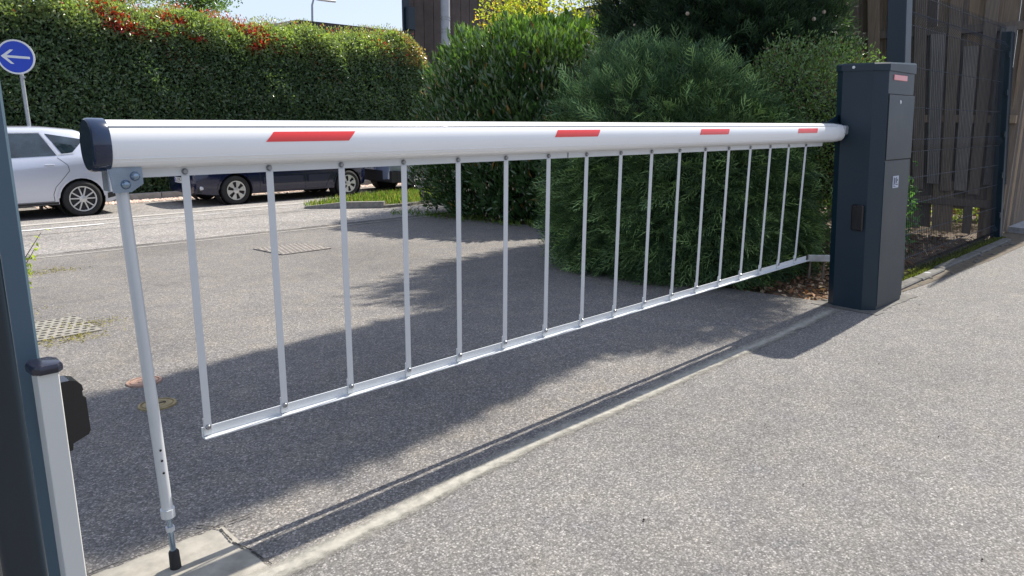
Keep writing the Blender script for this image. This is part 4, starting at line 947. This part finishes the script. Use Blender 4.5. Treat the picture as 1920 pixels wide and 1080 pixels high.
plank(3.72, 3.98, WX-.082, 2.15, 2.85); plank(3.98, 4.1, WX-.083, 2.2, 2.83)
for yc in (2.24, 2.52, 2.81): plank(yc-.05, yc+.055, WX-.056, .5+random.uniform(-.03, .03), 3.2)
for ya, yb in ((1.95, 2.125), (2.245, 2.335), (2.445, 2.66), (3.55, 3.93)): plank(ya, yb, WX-.02, .02, .62)
# second wooden fence running on to the right
wg = thing('slatted_fence', (10.2, 2.13, 0), 'grooved weathered slat fence continuing at the right edge', 'fence')
x = 10.06
while x < 15.5:
    mb = MB((10.2, 2.13, 0)); w = .14
    mb.box(x, x+w, 2.01, 2.03, .02, 3.9+random.uniform(-.1, .1))
    for j in range(5): mb.box(x+.006+j*.027, x+.006+j*.027+.015, 2.003, 2.0095, .03, 3.8)
    mb.v = [(a-.07*c_, b, c_) for a, b, c_ in mb.v]
    mb.build('grooved_board', M['wood'], wg); x += w+random.choice([.004, .012, .02])
for z in (.5, 1.5, 2.5): MB((10.2, 2.13, 0)).box(10.0, 15.6, 2.0305, 2.07, z, z+.08).build('rail', M['wood'], wg)
t = thing('stone_step', (10.9, 1.9, 0), 'dark low stone slab at the foot of the slat fence at the right edge', 'stone slab')
MB().rings([[(x, y, z) for x, y in ((-.35, -.10), (.6, -.12), (.7, .16), (-.3, .18))] for z in (.0, .07)]).build('slab', M['stone'], t)

# garden beyond the wooden fence, seen through its gaps
low_shrub((11.6, 4.9, -.05), (.8, .8, .9), 2600, 'bright sunlit yellow green shrub glimpsed below the wooden fence', (.34, .42, .06), (.05, .1))
low_shrub((11.3, 2.95, -.05), (.5, .5, .7), 2000, 'sunlit pale green shrub glimpsed through the fence gap', (.34, .42, .10), (.05, .1))
bw = thing('brick_wall', (12.2, 2.4, 0), 'low orange brick wall glimpsed under the wooden fence', 'wall')
for r0 in range(9):
    for c0 in range(5):
        yb = 2.2+c0*.23+(.115 if r0 % 2 else 0)-.1; MB((12.2, 2.4, 0)).box(12.1, 12.2, yb, yb+.215, r0*.075, r0*.075+.065).build('brick', M['brick'], bw)

# ---------------------------------------------------------------- far buildings, pole, lamp
b = thing('brown_building', (17.5, 21., -.47), 'dark brown clad building rising beyond the right end of the hedge', 'building')
BO = (17.5, 21., -.47)
MB(BO).prism([(15.05, 20.1), (21.9, 20.1), (25, 26), (19.6, 26)], 'z', -.47, 8.5).build('wall', M['brownclad'], b)
for i in range(17): MB(BO).box(15.12+i*.4, 15.12+i*.4+.385, 20.06, 20.098, -.4, 8.4, .004).build('cladding_panel', M['brownclad'], b)
MB(BO).box(15.02, 15.26, 19.98, 20.058, -.4, 8.4, .01).build('corner_trim', M['anthracite'], b)
MB(BO).box(15.08, 15.38, 19.82, 19.978, 4.05, 4.75, .02).build('wall_box', M['anthracite'], b)
t = thing('banded_pole', (16.35, 19.5, -.47), 'thick pale grey pole with ring bands in front of the brown building', 'pole')
PO = (16.35, 19.5, -.47)
MB(PO).tube([(16.35, 19.5, -.47), (16.35, 19.5, 8.6)], [.16, .14], 20).build('pole_shaft', M['pole'], t, True)
for z in (4.03, 4.12, 4.42, 4.5): MB(PO).tube([(16.35, 19.5, z), (16.35, 19.5, z+.035)], .162, 20).build('band', M['galv'], t, True)
t = thing('far_building', (22, 36, -.5), 'flat roofed low building showing above the hedge under the street lamp', 'building')
MB((22, 36, -.5)).box(20.6, 26.2, 36, 44, -.5, 5.62).build('wall', M['brownclad'], t)
MB((22, 36, -.5)).rings([[(19.0, 35.3, 5.64), (26.6, 35.3, 5.64), (26.6, 45, 5.64), (19.0, 45, 5.64)], [(19.9, 35.3, 6.08), (26.6, 35.3, 6.08), (26.6, 45, 6.08), (19.9, 45, 6.08)]]).build('roof', M['roofdark'], t)
t = thing('pale_building', (31, 40, -.5), 'pale low building just left of the brown building', 'building')
MB((31, 40, -.5)).box(26.7, 34, 40, 48, -.5, 6.25).build('wall', M['palewall'], t)
MB((31, 40, -.5)).box(26.5, 34.2, 39.8, 48, 6.252, 6.42).build('roof', M['palewall'], t)
t = thing('street_lamp', (23.5, 40, -.5), 'white headed street lamp on a slim grey pole above the hedge', 'street lamp')
MB((23.5, 40, -.5)).tube([(23.2, 40, -.5), (23.55, 40, 7.6), (23.7, 40, 8.02), (23.95, 40, 8.2)], [.09, .06, .05, .04], 10).build('lamp_pole', M['galv'], t, True)
MB((23.5, 40, -.5)).rings([[(23.85+a, 40+w*c_, 7.92+.2*(1-abs(c_))+.04*a) for c_ in (-1, -.5, .5, 1, .5, -.5)][:4]+[(23.85+a, 40+w*c_, 7.9) for c_ in (.6, -.6)] for a, w in ((0, .10), (.3, .2), (.9, .22), (1.25, .1))]).build('lamp_head', M['sign_white'], t)
